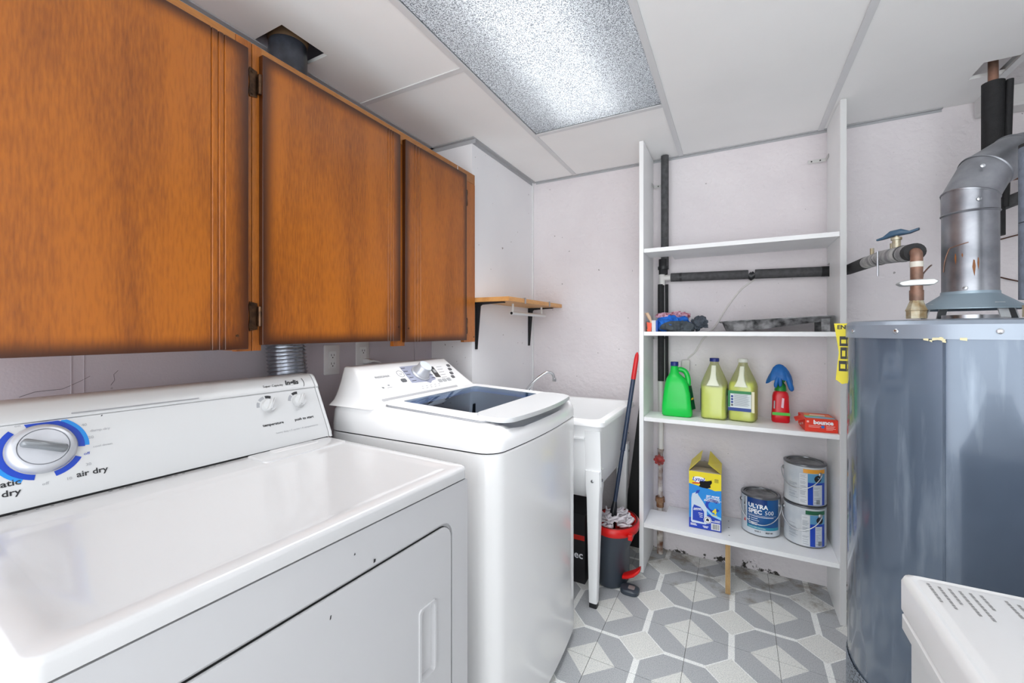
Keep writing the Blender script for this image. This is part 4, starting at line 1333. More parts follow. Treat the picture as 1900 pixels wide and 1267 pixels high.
def jug(cx, cy, label, capm, level, turn):
    t = thing('clear_jug', label, 'jug', (cx, cy, S3), turn, 'jugs of yellow cleaner')
    M = MW[t]
    spec = [(.0, .050, .050, .02, 0), (.006, .058, .058, .022, 0), (.03, .059, .059, .022, 0), (.165, .059, .059, .022, 0), (.180, .057, .057, .026, 0), (.215, .045, .045, .030, 0), (.25, .031, .031, .026, 0), (.275, .021, .021, .0205, 0), (.288, .019, .019, .0185, 0)]
    R_ = bottle_rings(0, 0, .0006, spec)
    MB().loft(R_, True, True).build('body', JUG, t, True, smooth=50)
    li_ = []
    for z, w, d, r, s in spec:
        if z < level:
            li_.append((z + .003, w - .004, d - .004, r - .003, 0))
    zz, ww = level, None
    for a_, c_ in zip(spec[:-1], spec[1:]):
        if a_[0] <= level <= c_[0]:
            f = (level - a_[0]) / (c_[0] - a_[0]); ww = a_[1] + (c_[1] - a_[1]) * f
    li_.append((level, ww - .004, ww - .004, .02, 0))
    MB().loft(bottle_rings(0, 0, .0006, li_), True, True).build('liquid', LIQ, t, True, smooth=50)
    MB().loft([[(x, -y0 - y, z) for x, y in rrect(-w, w, -.006, .008, .004, 3)] for z, w, y0 in ((.268, .010, .022), (.250, .011, .030), (.225, .012, .041), (.200, .016, .051), (.182, .024, .056), (.170, .030, .0565))], True, True).build('handle', MILK, t, True, smooth=50)
    MB().lathe([(.0195, .286), (.0225, .287), (.0225, .302), (.021, .304), (0, .304)], n=24).build('cap', capm, t, True, smooth=40)
    return t


j1 = jug(-.098, 2.375, 'clear jug of yellow cleaner with a navy cap, next to the green jug', CAPB, .162, rad(-4))
j2 = jug(.030, 2.380, 'clear jug of yellow cleaner with a printed back label and pale cap', mat('cap_clear', rgb(214, 216, 206), 0.4), .190, rad(-10))
LG = mat('label_leaf', rgb(34, 128, 70), 0.4)
LB = mat('label_navy', rgb(30, 62, 140), 0.4)
LP = mat('label_paper', rgb(214, 222, 224), 0.5)
Mj = frame((0, -.0592, 0), (1, 0, 0), (0, 0, 1))
decal(rect(-.056, .044, .052, .150), Mj, LP, j2, 'label', .0004, True)
decal(rect(-.056, .044, .136, .150), Mj, LG, j2, 'label_band', .0009, True)
decal(rect(-.056, -.046, .070, .136), Mj, LG, j2, 'label_band', .0009, True)
decal(rect(-.056, .044, .052, .068), Mj, LB, j2, 'label_band', .0009, True)
decal(rect(.046, .058, .050, .150), Mj, mat('label_cream', rgb(226, 222, 196), 0.5), j2, 'label', .0004, True)
lm_ = MB()
random.seed(5)
for k in range(17):
    lm_.add([Mj @ Vector(p) for p in ((-.030, .131 - k * .0034, .0012), (.040 - random.uniform(0, .02), .131 - k * .0034, .0012), (.040 - random.uniform(0, .01), .1322 - k * .0034, .0012), (-.030, .1322 - k * .0034, .0012))], [(0, 1, 2, 3)])
lm_.build('small_print', mat('print_slate', rgb(120, 130, 140), 0.5), j2, True)
for k in range(4):
    decal(rect(-.043, -.033, .075 + k * .014, .085 + k * .014), Mj, LB if k else G_D, j2, 'pictogram', .0011, True)
for jj, off in ((j1, .0592),):
    Ms = frame((off, 0, 0), (0, 1, 0), (0, 0, 1))
    decal(rect(-.045, .045, .040, .150), Ms, LG, jj, 'side_label', .0004, True)
    decal(rect(-.040, .040, .05, .12), Ms, LP, jj, 'side_label_panel', .0009, True)
    Ms = frame((-off, 0, 0), (0, -1, 0), (0, 0, 1))
    decal(rect(-.045, .045, .040, .150), Ms, LB, jj, 'side_label', .0004, True)

# spray bottle
sb = thing('spray_bottle', 'red spray bottle with green head on the third shelf', 'spray bottle', (.190, 2.42, S3))
SPR = mat('spray_red', rgb(206, 18, 34), 0.3)
MB().loft(bottle_rings(.190, 2.42, S3 + .0006, [(.0, .034, .026, .016, 0), (.005, .038, .029, .02, 0), (.03, .038, .029, .02, 0), (.075, .035, .028, .02, 0), (.125, .034, .028, .02, 0), (.142, .030, .026, .02, 0), (.150, .022, .022, .02, 0), (.158, .016, .016, .0155, 0)]), True, True).build('body', SPR, sb, smooth=50)
SPG = mat('spray_green', rgb(26, 128, 50), 0.35)
hd = MB().lathe([(.020, .150), (.026, .152), (.022, .180), (.014, .190), (.014, .2), (0, .2)], (.190, 2.42, S3), 20).build('collar', SPG, sb, smooth=40)
MB().loft([[(.190 + x, 2.42 + y, S3 + z) for x, y in rrect(x0, x1, -.010, .010, .006, 4)] for z, x0, x1 in ((.195, -.016, .018), (.215, -.024, .022), (.235, -.030, .022), (.246, -.028, .015))], True, True).build('trigger_head', SPG, sb, smooth=50)
Mf = frame((.190, 2.3905, S3), (1, 0, 0), (0, 0, 1))
decal([(-.036, .036), (.036, .036), (.036, .050), (-.036, .050)], Mf, mat('spray_stripe', rgb(70, 190, 60), 0.4), sb, 'stripe', .0006)
decal([(.000, .075), (.010, .072), (.013, .118), (.004, .121)], Mf, mat('spray_mark', rgb(226, 190, 205), 0.4), sb, 'emblem', .003)
decal([(-.031, .068), (-.025, .067), (-.024, .105), (-.030, .106)], Mf, GREY_PRINT, sb, 'print', .003)

# blue rubber glove draped over it
gv = MB()
nu = 32
rows = []
for z, rx, ry, oy in ((.280, .004, .003, 0), (.276, .014, .011, 0), (.264, .026, .020, -.002), (.246, .036, .027, -.004), (.226, .045, .030, -.006), (.208, .052, .030, -.008), (.196, .055, .028, -.008)):
    rows.append([(.186 + rx * math.cos(2 * math.pi * k / nu) * (1 + .08 * math.sin(5 * 2 * math.pi * k / nu + z * 60)), 2.42 + oy + ry * math.sin(2 * math.pi * k / nu) * (1 + .10 * math.sin(4 * 2 * math.pi * k / nu)), S3 + z + (.012 * math.cos(2 * 2 * math.pi * k / nu) * -1 * (.23 - z) / .034 if z < .23 else 0)) for k in range(nu)])
gv.loft(rows, True, False)
for fx_, fy, l0, l1, r_ in ((.170, 2.388, .205, .172, .0085), (.186, 2.386, .205, .178, .0085), (.226, 2.394, .215, .158, .0115)):
    gv.tube([(fx_ - (fx_ - .186) * .5, fy + .012, S3 + l0 + .03), (fx_ - (fx_ - .186) * .2, fy, S3 + l0), (fx_ + (fx_ - .186) * .12, fy - .002, S3 + l1 + .012), (fx_ + (fx_ - .186) * .18, fy - .001, S3 + l1 + .002), (fx_ + (fx_ - .186) * .18, fy, S3 + l1 - .004)], [r_, r_, r_, r_ * .8, r_ * .3], 12)
g_o = gv.build('rubber_glove', mat('glove_blue', rgb(20, 104, 182), 0.5, vary=0.15, vscale=50), smooth=60, loc=(.190, 2.42, S3 + .15))
tag(g_o, 'blue rubber glove draped over the head of the red spray bottle', 'glove')

# red dryer sheet box
bb_ = thing('dryer_sheet_box', 'flat orange-red box of dryer sheets at the right end of the shelf', 'box', (.322, 2.33, S3), rad(3))
BOX = mat('carton_red', rgb(226, 58, 36), 0.45)
MB().box(-.058, .060, -.080, .080, .0006, .056).build('carton', BOX, bb_, True, bevel=.001)
Mt = frame((0, 0, .056), (1, 0, 0), (0, 1, 0))
decal([(-.052, -.072), (.056, -.072), (.052, .05), (-.04, .07)], Mt, mat('carton_orange', rgb(244, 126, 60), 0.45), bb_, 'top_print', .0004, True)
decal([(-.052, -.055), (.056, -.06), (.056, -.03), (-.01, -.012), (-.052, -.02)], Mt, mat('carton_sky', rgb(120, 190, 225), 0.45), bb_, 'top_print', .0009, True)
decal([(-.052, -.032), (-.01, -.02), (.03, -.008), (-.05, .0)], Mt, mat('carton_lime', rgb(150, 200, 70), 0.45), bb_, 'top_print', .0014, True)
decal([(-.03, .0), (.03, -.004), (.034, .03), (-.02, .036)], Mt, mat('carton_pale', rgb(250, 205, 190), 0.45), bb_, 'top_print', .0014, True)
Mfb = frame((0, -.080, 0), (1, 0, 0), (0, 0, 1))
text('bounce', .024, Mfb @ Matrix.Translation((.008, .042, 0)), WHITE_PRINT, bb_, local=True, bold=.0012, lift=.001)
decal(circ(.006, .024, .0065, 16), Mfb, mat('carton_blue', rgb(40, 120, 200), 0.45), bb_, 'seal', .0006, True)
for k, (x0, x1, z) in enumerate(((-.045, .0, .027), (-.045, -.005, .021), (.018, .050, .028), (.018, .046, .023), (.018, .052, .018), (.018, .042, .013))):
    decal(rect(x0, x1, z - .0008, z + .0008), Mfb, mat('print_rose', rgb(250, 200, 190), 0.5), bb_, 'small_print', .0006, True)
decal(rect(-.052, -.044, .040, .048), Mfb, mat('print_rose', rgb(250, 200, 190), 0.5), bb_, 'print', .0006, True)
fl_ = MB().add([(-.058, -.078, .055), (-.058, .010, .055), (-.088, .004, .046), (-.092, -.070, .040)], [(0, 1, 2, 3)]).build('open_flap', BOX, bb_, True, solid=.001)
for k in range(3):
    decal([(-.088 + k * .008, -.064), (-.083 + k * .008, -.064), (-.078 + k * .008, -.03), (-.083 + k * .008, -.03)], frame((0, 0, .0535), (1, 0, .42), (0, 1, 0)), WHITE_PRINT, fl_, 'print', -.002 + .003, True)

# ================================================================== bottom shelf
# tall cleaner carton with torn-open roof flaps
ly = thing('cleaner_carton', 'tall blue and yellow carton of toilet cleaner with open top flaps', 'box', (-.139, 2.396, S4), rad(1))
CB = mat('carton_cobalt', rgb(18, 62, 180), 0.4)
CS = mat('carton_azure', rgb(20, 138, 220), 0.4)
CY = mat('carton_yellow', rgb(238, 218, 20), 0.4)
CI = mat('carton_inside', rgb(190, 180, 160), 0.7)
hw_, hd_, hh = .073, .098, .285
t_ = .0015
for nm, bx_, m_ in (('front_panel', (-hw_, hw_, -hd_, -hd_ + t_, .0006, hh), CB), ('back_panel', (-hw_, hw_, hd_ - t_, hd_, .0006, hh), CI), ('left_panel', (-hw_, -hw_ + t_, -hd_ + t_, hd_ - t_, .0006, hh), CB), ('right_panel', (hw_ - t_, hw_, -hd_ + t_, hd_ - t_, .0006, hh), mat('carton_greyblue', rgb(150, 160, 175), 0.45)), ('base', (-hw_, hw_, -hd_, hd_, .0006, .002), CI)):
    MB().box(*bx_).build(nm, m_, ly, True)
MF = frame((0, -hd_, 0), (1, 0, 0), (0, 0, 1))
decal([(-hw_, .222), (-.03, .214), (.01, .210), (.045, .200), (hw_, .205), (hw_, hh), (-hw_, hh)], MF, CY, ly, 'yellow_field', .0008, True)
decal([(-hw_, .050), (-.02, .060), (.03, .085), (hw_, .065), (hw_, .205), (.045, .200), (.01, .210), (-.03, .214), (-hw_, .222)], MF, CS, ly, 'azure_field', .0004, True)
decal(arc_band(.035, .125, .020, .034, 40, 330, 24), MF, CB, ly, 'swirl', .0008, True)
decal([(.0, .105), (.03, .075), (hw_, .060), (hw_, .072), (.035, .085), (.01, .110)], MF, mat('carton_pale_blue', rgb(150, 210, 245), 0.4), ly, 'swirl', .0010, True)
# hand hole: its dark inside painted as a flat black patch
decal([(-.028, .212), (-.022, .222), (-.026, .236), (-.018, .243), (.010, .244), (.030, .250), (.032, .238), (.024, .226), (.026, .214), (.010, .207), (-.012, .208)], MF, DARK_GAP, ly, 'painted_hand_hole', .0013, True)
# printed logo plates and bottle
decal(circ(-.028, .246, .030, 24, .015), MF, WHITE_PRINT, ly, 'logo_plate', .0011, True)
text('Lysol', .026, MF @ Matrix.Translation((-.031, .247, 0)), CB, ly, local=True, bold=.0006, shear=.25, lift=.0018)
decal([(-.058, .222), (-.024, .226), (-.024, .232), (-.058, .228)], MF, RED_PRINT, ly, 'logo_ribbon', .0014, True)
decal(arc_band(.052, .250, .0095, .0115, 45, 405, 4), MF, BLACK_PRINT, ly, 'pictogram', .0011, True)
for dx in (-.003, .003):
    decal(rect(.052 + dx - .0012, .052 + dx + .0012, .245, .256), MF, BLACK_PRINT, ly, 'pictogram', .0011, True)
decal([(-.064, .036), (-.060, .028), (.004, .028), (.010, .036), (.008, .110), (-.010, .140), (-.030, .168), (-.036, .184), (-.058, .172), (-.062, .150), (-.062, .110)], MF, mat('bottle_print', rgb(206, 220, 235), 0.4), ly, 'bottle_picture', .0012, True)
decal([(-.044, .172), (-.028, .180), (-.022, .196), (-.038, .190)], MF, CB, ly, 'bottle_picture_cap', .0016, True)
decal([(-.056, .040), (-.004, .036), (-.004, .090), (-.020, .110), (-.050, .118), (-.056, .10)], MF, CB, ly, 'bottle_picture_label', .0016, True)
decal([(-.052, .090), (-.014, .094), (-.016, .104), (-.050, .102)], MF, WHITE_PRINT, ly, 'bottle_picture_logo', .0019, True)
text('Lysol', .015, MF @ Matrix.Translation((-.033, .097, 0)), CB, ly, local=True, bold=.0003, shear=.25, lift=.0025)
for k in range(3):
    decal(rect(-.030 + k * .003, -.010, .078 - k * .009, .081 - k * .009), MF, WHITE_PRINT, ly, 'small_print', .0019, True)
for k, tx in enumerate(('20% MORE', 'CLEANING', 'INGREDIENT*')):
    text(tx, .0125, MF @ Matrix.Translation((.034, .170 - k * .011, 0)), WHITE_PRINT, ly, local=True, bold=.0005, shear=.2, lift=.0012)
text('4', .034, MF @ Matrix.Translation((.043, .098, 0)), CY, ly, local=True, bold=.002, lift=.0014)
decal(rect(.032, .054, .078, .082), MF, CY, ly, 'small_print', .0013, True)
decal(circ(.012, .052, .0185, 8), MF, WHITE_PRINT, ly, 'safety_emblem', .0020, True)
decal(circ(.012, .052, .0155, 8), MF, BLACK_PRINT, ly, 'safety_emblem', .0024, True)
decal(circ(.012, .052, .0135, 8), MF, WHITE_PRINT, ly, 'safety_emblem', .0028, True)
decal([(.005, .047), (.019, .047), (.018, .056), (.014, .060), (.010, .060), (.006, .056)], MF, BLACK_PRINT, ly, 'safety_emblem', .0032, True)
decal(rect(.028, .068, .008, .040), MF, WHITE_PRINT, ly, 'barcode', .0012, True)
bc = MB()
random.seed(2)
x_ = .031
while x_ < .064:
    w_ = random.choice((.0006, .0011, .0016))
    bc.add([MF @ Vector(p) for p in ((x_, .011, .0018), (x_ + w_, .011, .0018), (x_ + w_, .037, .0018), (x_, .037, .0018))], [(0, 1, 2, 3)])
    x_ += w_ + random.choice((.0008, .0013))
bc.build('barcode_bars', BLACK_PRINT, ly, True)
for x0, x1, z in ((-.066, -.040, .022), (-.066, -.036, .016), (-.010, .016, .018), (-.006, .012, .012), (.030, .068, .048), (.044, .068, .054)):
    decal(rect(x0, x1, z - .0016, z + .0016), MF, WHITE_PRINT, ly, 'small_print', .0013, True)
for sx in (-1, 1):
    pts = [(sx * hw_, -hd_ + .002, hh), (sx * hw_, hd_ - .002, hh), (sx * .018, hd_ - .012, hh + .062), (sx * (.020 if sx < 0 else .014), -hd_ + .012, hh + (.040 if sx > 0 else .058))]
    f = MB().add(pts, [(0, 1, 2, 3) if sx < 0 else (3, 2, 1, 0)]).build('top_flap', CY, ly, True, solid=.0012)
MB().add([(-hw_ + .004, -hd_ + .001, hh), (hw_ - .004, -hd_ + .001, hh), (hw_ - .02, .0, hh - .006), (-hw_ + .02, .0, hh - .006)], [(0, 1, 2, 3)]).build('inner_flap', CI, ly, True, solid=.001)

# ---- paint cans
LID = mat('can_lid', rgb(150, 152, 154), 0.35, 0.6, col2=rgb(84, 84, 86), vscale=14)
RIMM = mat('can_rim', rgb(120, 122, 126), 0.3, 0.7)
CANP = mat('can_paper', rgb(200, 207, 214), 0.5)
CANPR = mat('can_paper_smeared', rgb(186, 193, 200), 0.5, col2=rgb(206, 209, 212), vscale=14)
WIRE = mat('bail_wire', rgb(196, 198, 200), 0.3, 0.9)
CR, CH = .083, .188


def can(cx, cy, z0, label, paper, hang, tilt=0.0):
    t = thing('paint_can', label, 'paint can', (cx, cy, z0), 0, 'paint cans on the bottom shelf')
    MB().lathe([(0, .001), (CR - .003, .001), (CR, .003), (CR, .006)], n=48).build('bottom_rim', RIMM, t, True, smooth=40)
    MB().lathe([(CR, .006), (CR, CH - .010)], n=48).build('body', paper, t, True, smooth=60)
    MB().lathe([(CR, CH - .010), (CR + .0022, CH - .007), (CR + .0022, CH - .001), (CR, CH), (CR - .010, CH), (CR - .011, CH - .006)], n=48).build('top_rim', RIMM, t, True, smooth=30)
    MB().lathe([(CR - .011, CH - .005), (CR - .014, CH - .003), (CR - .018, CH - .003), (CR - .020, CH - .007), (0, CH - .007)], n=48).build('lid', LID, t, True, smooth=30)
    view = math.atan2(-cy, -cx)
    a_, b_ = view + rad(hang[0]), view + rad(hang[1])
    zz = CH - .040
    for g in (a_, b_):
        Mx = Matrix.Translation((CR * math.cos(g), CR * math.sin(g), zz)) @ Matrix.Rotation(g, 4, 'Z') @ Matrix.Rotation(rad(90), 4, 'Y')
        MB().lathe([(.010, 0), (.009, .004), (.005, .007), (0, .008)], n=14, M=Mx).build('ear', STEEL, t, True, smooth=40)
    P = []
    for k in range(25):
        u = k / 24
        g = a_ + (b_ - a_) * u
        r_ = CR + .010 + .006 * math.sin(math.pi * u)
        P.append((r_ * math.cos(g), r_ * math.sin(g), zz - hang[2] * math.sin(math.pi * u) ** .8))
    MB().tube(P, .0019, 8).build('bail_handle', WIRE, t, True, smooth=60)
    return t, view


def patch(t, view, a0_, a1_, z0, z1, m, name='label', lift=.0005, n=16):
    mb = MB()
    R2 = CR + lift
    vs = []
    for k in range(n + 1):
        g = view + rad(a0_ + (a1_ - a0_) * k / n)
        vs += [(R2 * math.cos(g), R2 * math.sin(g), z0), (R2 * math.cos(g), R2 * math.sin(g), z1)]
    mb.add(vs, [(2 * k, 2 * k + 2, 2 * k + 3, 2 * k + 1) for k in range(n)])
    return mb.build(name, m, t, True, smooth=80, recalc=False)


def ctext(t, view, body, size, ang, z, m, rot=False, bold=0.0, align='CENTER', lift=.0012):
    me = text_mesh(body, size, align, bold)
    R2 = CR + lift
    for v in me.vertices:
        u, w = v.co.x, v.co.y
        if rot:
            u, w = -w, u
        g = view + rad(ang) + u / R2
        v.co = (R2 * math.cos(g), R2 * math.sin(g), z + w)
    return link_mesh('lettering', me, m, t, True)


c1, v1 = can(.106, 2.425, S4, 'blue-labelled paint can standing alone beside the blue carton', CANP, (-78, 72, .085))
CBL, CTE = mat('can_blue', rgb(16, 82, 142), 0.4), mat('can_teal', rgb(40, 140, 165), 0.4)
patch(c1, v1, -42, 62, .034, .180, CBL)
patch(c1, v1, -42, 62, .034, .048, CTE, 'label_band', .0008)
patch(c1, v1, -42, 20, .150, .178, mat('can_navy', rgb(16, 56, 120), 0.4), 'label_band', .0008)
ctext(c1, v1, 'ULTRA', .028, -37, .143, WHITE_PRINT, bold=.0010, align='LEFT')
ctext(c1, v1, 'SPEC', .028, -37, .117, WHITE_PRINT, bold=.0010, align='LEFT')
ctext(c1, v1, '500', .028, 12, .117, WHITE_PRINT, align='LEFT')
patch(c1, v1, -38, 50, .1005, .1015, WHITE_PRINT, 'rule', .0012)
for k in range(3):
    patch(c1, v1, -36, -32, .082 - k * .010, .087 - k * .010, WHITE_PRINT, 'bullet', .0012, 3)
    patch(c1, v1, -29, -8 + 4 * (k % 2), .0835 - k * .010, .0860 - k * .010, WHITE_PRINT, 'small_print', .0012, 6)
patch(c1, v1, -38, 40, .0935, .0960, WHITE_PRINT, 'small_print', .0012, 10)
ctext(c1, v1, 'INTERIOR', .0085, -36, .056, WHITE_PRINT, align='LEFT', bold=.0003)
ctext(c1, v1, 'LOW SHEEN EGGSHELL', .0072, -36, .041, WHITE_PRINT, align='LEFT')
ctext(c1, v1, 'BASE 4', .0085, -8, .024, BLACK_PRINT, bold=.0002)
ctext(c1, v1, 'F537 4X', .0095, 26, .022, BLACK_PRINT, bold=.0004)
ctext(c1, v1, 'Benjamin Moore', .0145, -52, .125, BLACK_PRINT, rot=True, bold=.0002)
mb = MB()
tri = [(-56, .055), (-47, .055), (-51.5, .074)]
mb.add([((CR + .0009) * math.cos(v1 + rad(q_)), (CR + .0009) * math.sin(v1 + rad(q_)), z) for q_, z in tri], [(0, 1, 2)])
mb.build('emblem', RED_PRINT, c1, True)

for z0, lab, topm, a_off, topname in ((S4, 'lower of two stacked white paint cans, with green label edge', mat('label_forest', rgb(30, 96, 66), 0.4), 6, 1), (S4 + CH, 'upper of two stacked white paint cans, with orange label edge', mat('label_amber', rgb(232, 160, 50), 0.4), 0, 0)):
    c2, v2 = can(.286, 2.408, z0 + .0004, lab, CANPR, (-80, 44, .070))
    patch(c2, v2, 8 + a_off, 62, .008, .150, mat('label_royal', rgb(20, 66, 176), 0.4))
    patch(c2, v2, 8 + a_off, 62, .110, .150, mat('label_steel', rgb(90, 150, 190), 0.4), 'label_band', .0008)
    patch(c2, v2, -4 + a_off, 62, .152, .170, topm, 'label_band', .0008)
    patch(c2, v2, 22 + a_off, 50, .010, .100, CANP, 'label_panel', .0011)
    patch(c2, v2, -14 + a_off, 7 + a_off, .010, .148, mat('label_white', rgb(212, 216, 220), 0.5), 'label_panel', .0006)
    sm = MB()
    random.seed(int(z0 * 1000))
    for k in range(26):
        z = .142 - k * .005
        for a0_, a1_ in ((-12 + a_off, 5 + a_off - random.uniform(0, 6)), (24 + a_off, 46 - random.uniform(0, 10)), (-45, -18 - random.uniform(0, 10))):
            if (a0_ > 20 and z > .096) or (a0_ < -20 and not .03 < z < .10) or random.random() < .25:
                continue
            vs = []
            for j in range(5):
                g = v2 + rad(a0_ + (a1_ - a0_) * j / 4)
                vs += [((CR + .0014) * math.cos(g), (CR + .0014) * math.sin(g), z), ((CR + .0014) * math.cos(g), (CR + .0014) * math.sin(g), z + .0013)]
            sm.add(vs, [(2 * j, 2 * j + 2, 2 * j + 3, 2 * j + 1) for j in range(4)])
    sm.build('small_print', mat('print_slate', rgb(120, 130, 140), 0.5), c2, True)
    mb = MB()
    vs = []
    for k in range(20):
        q_ = 2 * math.pi * k / 20
        g = v2 + rad(36 + a_off) + .016 * math.cos(q_) / CR
        vs.append(((CR + .0016) * math.cos(g), (CR + .0016) * math.sin(g), .128 + .016 * math.sin(q_)))
    mb.add(vs, [tuple(range(20))])
    mb.build('black_dot', BLACK_PRINT, c2, True)
    bars = MB()
    for k in range(7):
        g0 = v2 + rad(31 + a_off + k * 1.7)
        bars.add([((CR + .0016) * math.cos(g0 + w), (CR + .0016) * math.sin(g0 + w), z) for w, z in ((0, .014), (.015, .014), (.015, .034), (0, .034))], [(0, 1, 2, 3)])
    bars.build('barcode', BLACK_PRINT, c2, True)

# ================================================================== water heater
HX, HY_, HR, HT = .538, 1.532, .250, 1.272
wh = thing('water_heater', 'tall grey-blue cylindrical gas water heater on the right', 'water heater', (HX, HY_, 0))


def heater_mat():
    m, nt, b = new_mat('heater_enamel')
    N, L = nt.nodes, nt.links
    tc = N.new('ShaderNodeTexCoord')
    n1 = N.new('ShaderNodeTexNoise'); n1.inputs['Scale'].default_value = 3.0; n1.inputs['Detail'].default_value = 5
    L.new(tc.outputs['Object'], n1.inputs['Vector'])
    cr = N.new('ShaderNodeValToRGB')
    cr.color_ramp.elements[0].position = .3; cr.color_ramp.elements[0].color = rgb(80, 92, 109)
    cr.color_ramp.elements[1].position = .7; cr.color_ramp.elements[1].color = rgb(96, 109, 126)
    L.new(n1.outputs['Fac'], cr.inputs['Fac'])
    # dust and dried drips
    mp = N.new('ShaderNodeMapping'); mp.inputs['Scale'].default_value = (24, 24, 3)
    L.new(tc.outputs['Object'], mp.inputs['Vector'])
    n2 = N.new('ShaderNodeTexNoise'); n2.inputs['Scale'].default_value = 1.0; n2.inputs['Detail'].default_value = 7
    L.new(mp.outputs['Vector'], n2.inputs['Vector'])
    c2 = N.new('ShaderNodeValToRGB')
    c2.color_ramp.elements[0].position = .58; c2.color_ramp.elements[0].color = (0, 0, 0, 1)
    c2.color_ramp.elements[1].position = .80; c2.color_ramp.elements[1].color = (.55, .55, .55, 1)
    L.new(n2.outputs['Fac'], c2.inputs['Fac'])
    mx = N.new('ShaderNodeMix'); mx.data_type = 'RGBA'
    L.new(c2.outputs['Color'], mx.inputs['Factor']); L.new(cr.outputs['Color'], mx.inputs['A'])
    mx.inputs['B'].default_value = rgb(150, 162, 176)
    L.new(mx.outputs['Result'], b.inputs['Base Color'])
    b.inputs['Metallic'].default_value = .3
    b.inputs['Roughness'].default_value = .18
    b.inputs['Coat Weight'].default_value = .5
    return m


HE = heater_mat()
MB().lathe([(0, .02), (HR - .006, .02), (HR, .03), (HR, HT - .046)], (HX, HY_, 0), 96).build('tank', HE, wh, smooth=40)
MB().lathe([(HR - .01, HT - .047), (HR + .004, HT - .046), (HR + .004, HT - .012), (HR - .002, HT - .003), (HR - .012, HT), (.10, HT + .004), (0, HT + .004)], (HX, HY_, 0), 96).build('top_cap', mat('heater_cap', rgb(140, 150, 163), 0.3, 0.3, coat=.2), wh, smooth=30)
m_, nt, b = new_mat('perforated_screen')
N, L = nt.nodes, nt.links
tc = N.new('ShaderNodeTexCoord'); vo = N.new('ShaderNodeTexVoronoi'); vo.inputs['Scale'].default_value = 150
L.new(tc.outputs['Object'], vo.inputs['Vector'])
cr = N.new('ShaderNodeValToRGB')
cr.color_ramp.elements[0].position = .30; cr.color_ramp.elements[0].color = rgb(20, 22, 25)
cr.color_ramp.elements[1].position = .42; cr.color_ramp.elements[1].color = rgb(128, 136, 146)
L.new(vo.outputs['Distance'], cr.inputs['Fac']); L.new(cr.outputs['Color'], b.inputs['Base Color'])
b.inputs['Roughness'].default_value = .4; b.inputs['Metallic'].default_value = .4
MB().lathe([(HR + .0008, .08), (HR + .003, .082), (HR + .003, .305), (HR + .0008, .307)], (HX, HY_, 0), 96).build('air_screen', m_, wh, smooth=40)
hv = math.atan2(-HY_, -HX)
gs = hv + rad(-9)


def hpt(g, r, z):
    return (HX + r * math.cos(g), HY_ + r * math.sin(g), z)


smb = MB()
smb.loft([[hpt(gs + a_, r_, z) for a_, r_ in ((-.010, HR - .002), (-.010, HR + .0012), (.006, HR + .0022), (.010, HR + .0004), (.010, HR - .002))] for z in (.31, HT - .048)], True, True)
smb.build('jacket_seam', HE, wh)
for da in (-29, -3 + 13, 40, -60):
    g = hv + rad(da)
    Mx = Matrix.Translation(hpt(g, HR + .004, HT - .028)) @ Matrix.Rotation(g, 4, 'Z') @ Matrix.Rotation(rad(90), 4, 'Y')
    MB().lathe([(.0062, 0), (.006, .002), (.0035, .0035), (0, .0038)], n=14, M=Mx).build('screw', CHROME, wh, smooth=40)
# peeled tape residue over the seam
rs_ = MB()
random.seed(4)
for k in range(9):
    g = gs + random.uniform(-.16, .12)
    w_, z_, h_ = random.uniform(.015, .05), HT - .052 + random.uniform(-.002, .006), random.uniform(.002, .006)
    rs_.add([hpt(g + a_, HR + .0055, z) for a_, z in ((0, z_), (w_, z_ + random.uniform(-.003, .003)), (w_, z_ + h_), (0, z_ + h_))], [(0, 1, 2, 3)])
rs_.build('tape_residue', mat('residue_cream', rgb(214, 206, 168), 0.7), wh)
# draft hood
HOOD = mat('hood_blue', rgb(150, 168, 180), 0.4, 0.3)
MB().lathe([(.054, .075), (.0545, .068), (.062, .062), (.088, .042), (.104, .030), (.104, .028), (.086, .036), (.05, .05)], (HX, HY_, HT), 48).build('draft_hood', HOOD, wh, smooth=35)
MB().lathe([(.052, .004), (.052, .014), (.044, .014), (.044, .004)], (HX, HY_, HT), 40).build('flue_collar', STEEL, wh, smooth=35)
for da in (-55, 35, 125, 215):
    g = hv + rad(da)
    u, w = Vector((math.cos(g), math.sin(g), 0)), Vector((-math.sin(g), math.cos(g), 0))
    q0 = Vector((HX, HY_, 0))
    vs = []
    for rr, z in ((.100, HT + .0045), (.092, HT + .028), (.084, HT + .042)):
        vs += [q0 + u * rr + w * -.010 + Vector((0, 0, z)), q0 + u * rr + w * .010 + Vector((0, 0, z))]
    MB().add(vs, [(0, 1, 3, 2), (2, 3, 5, 4)]).build('hood_leg', mat('leg_white', rgb(196, 200, 202), 0.45, 0.3), wh, solid=.003)
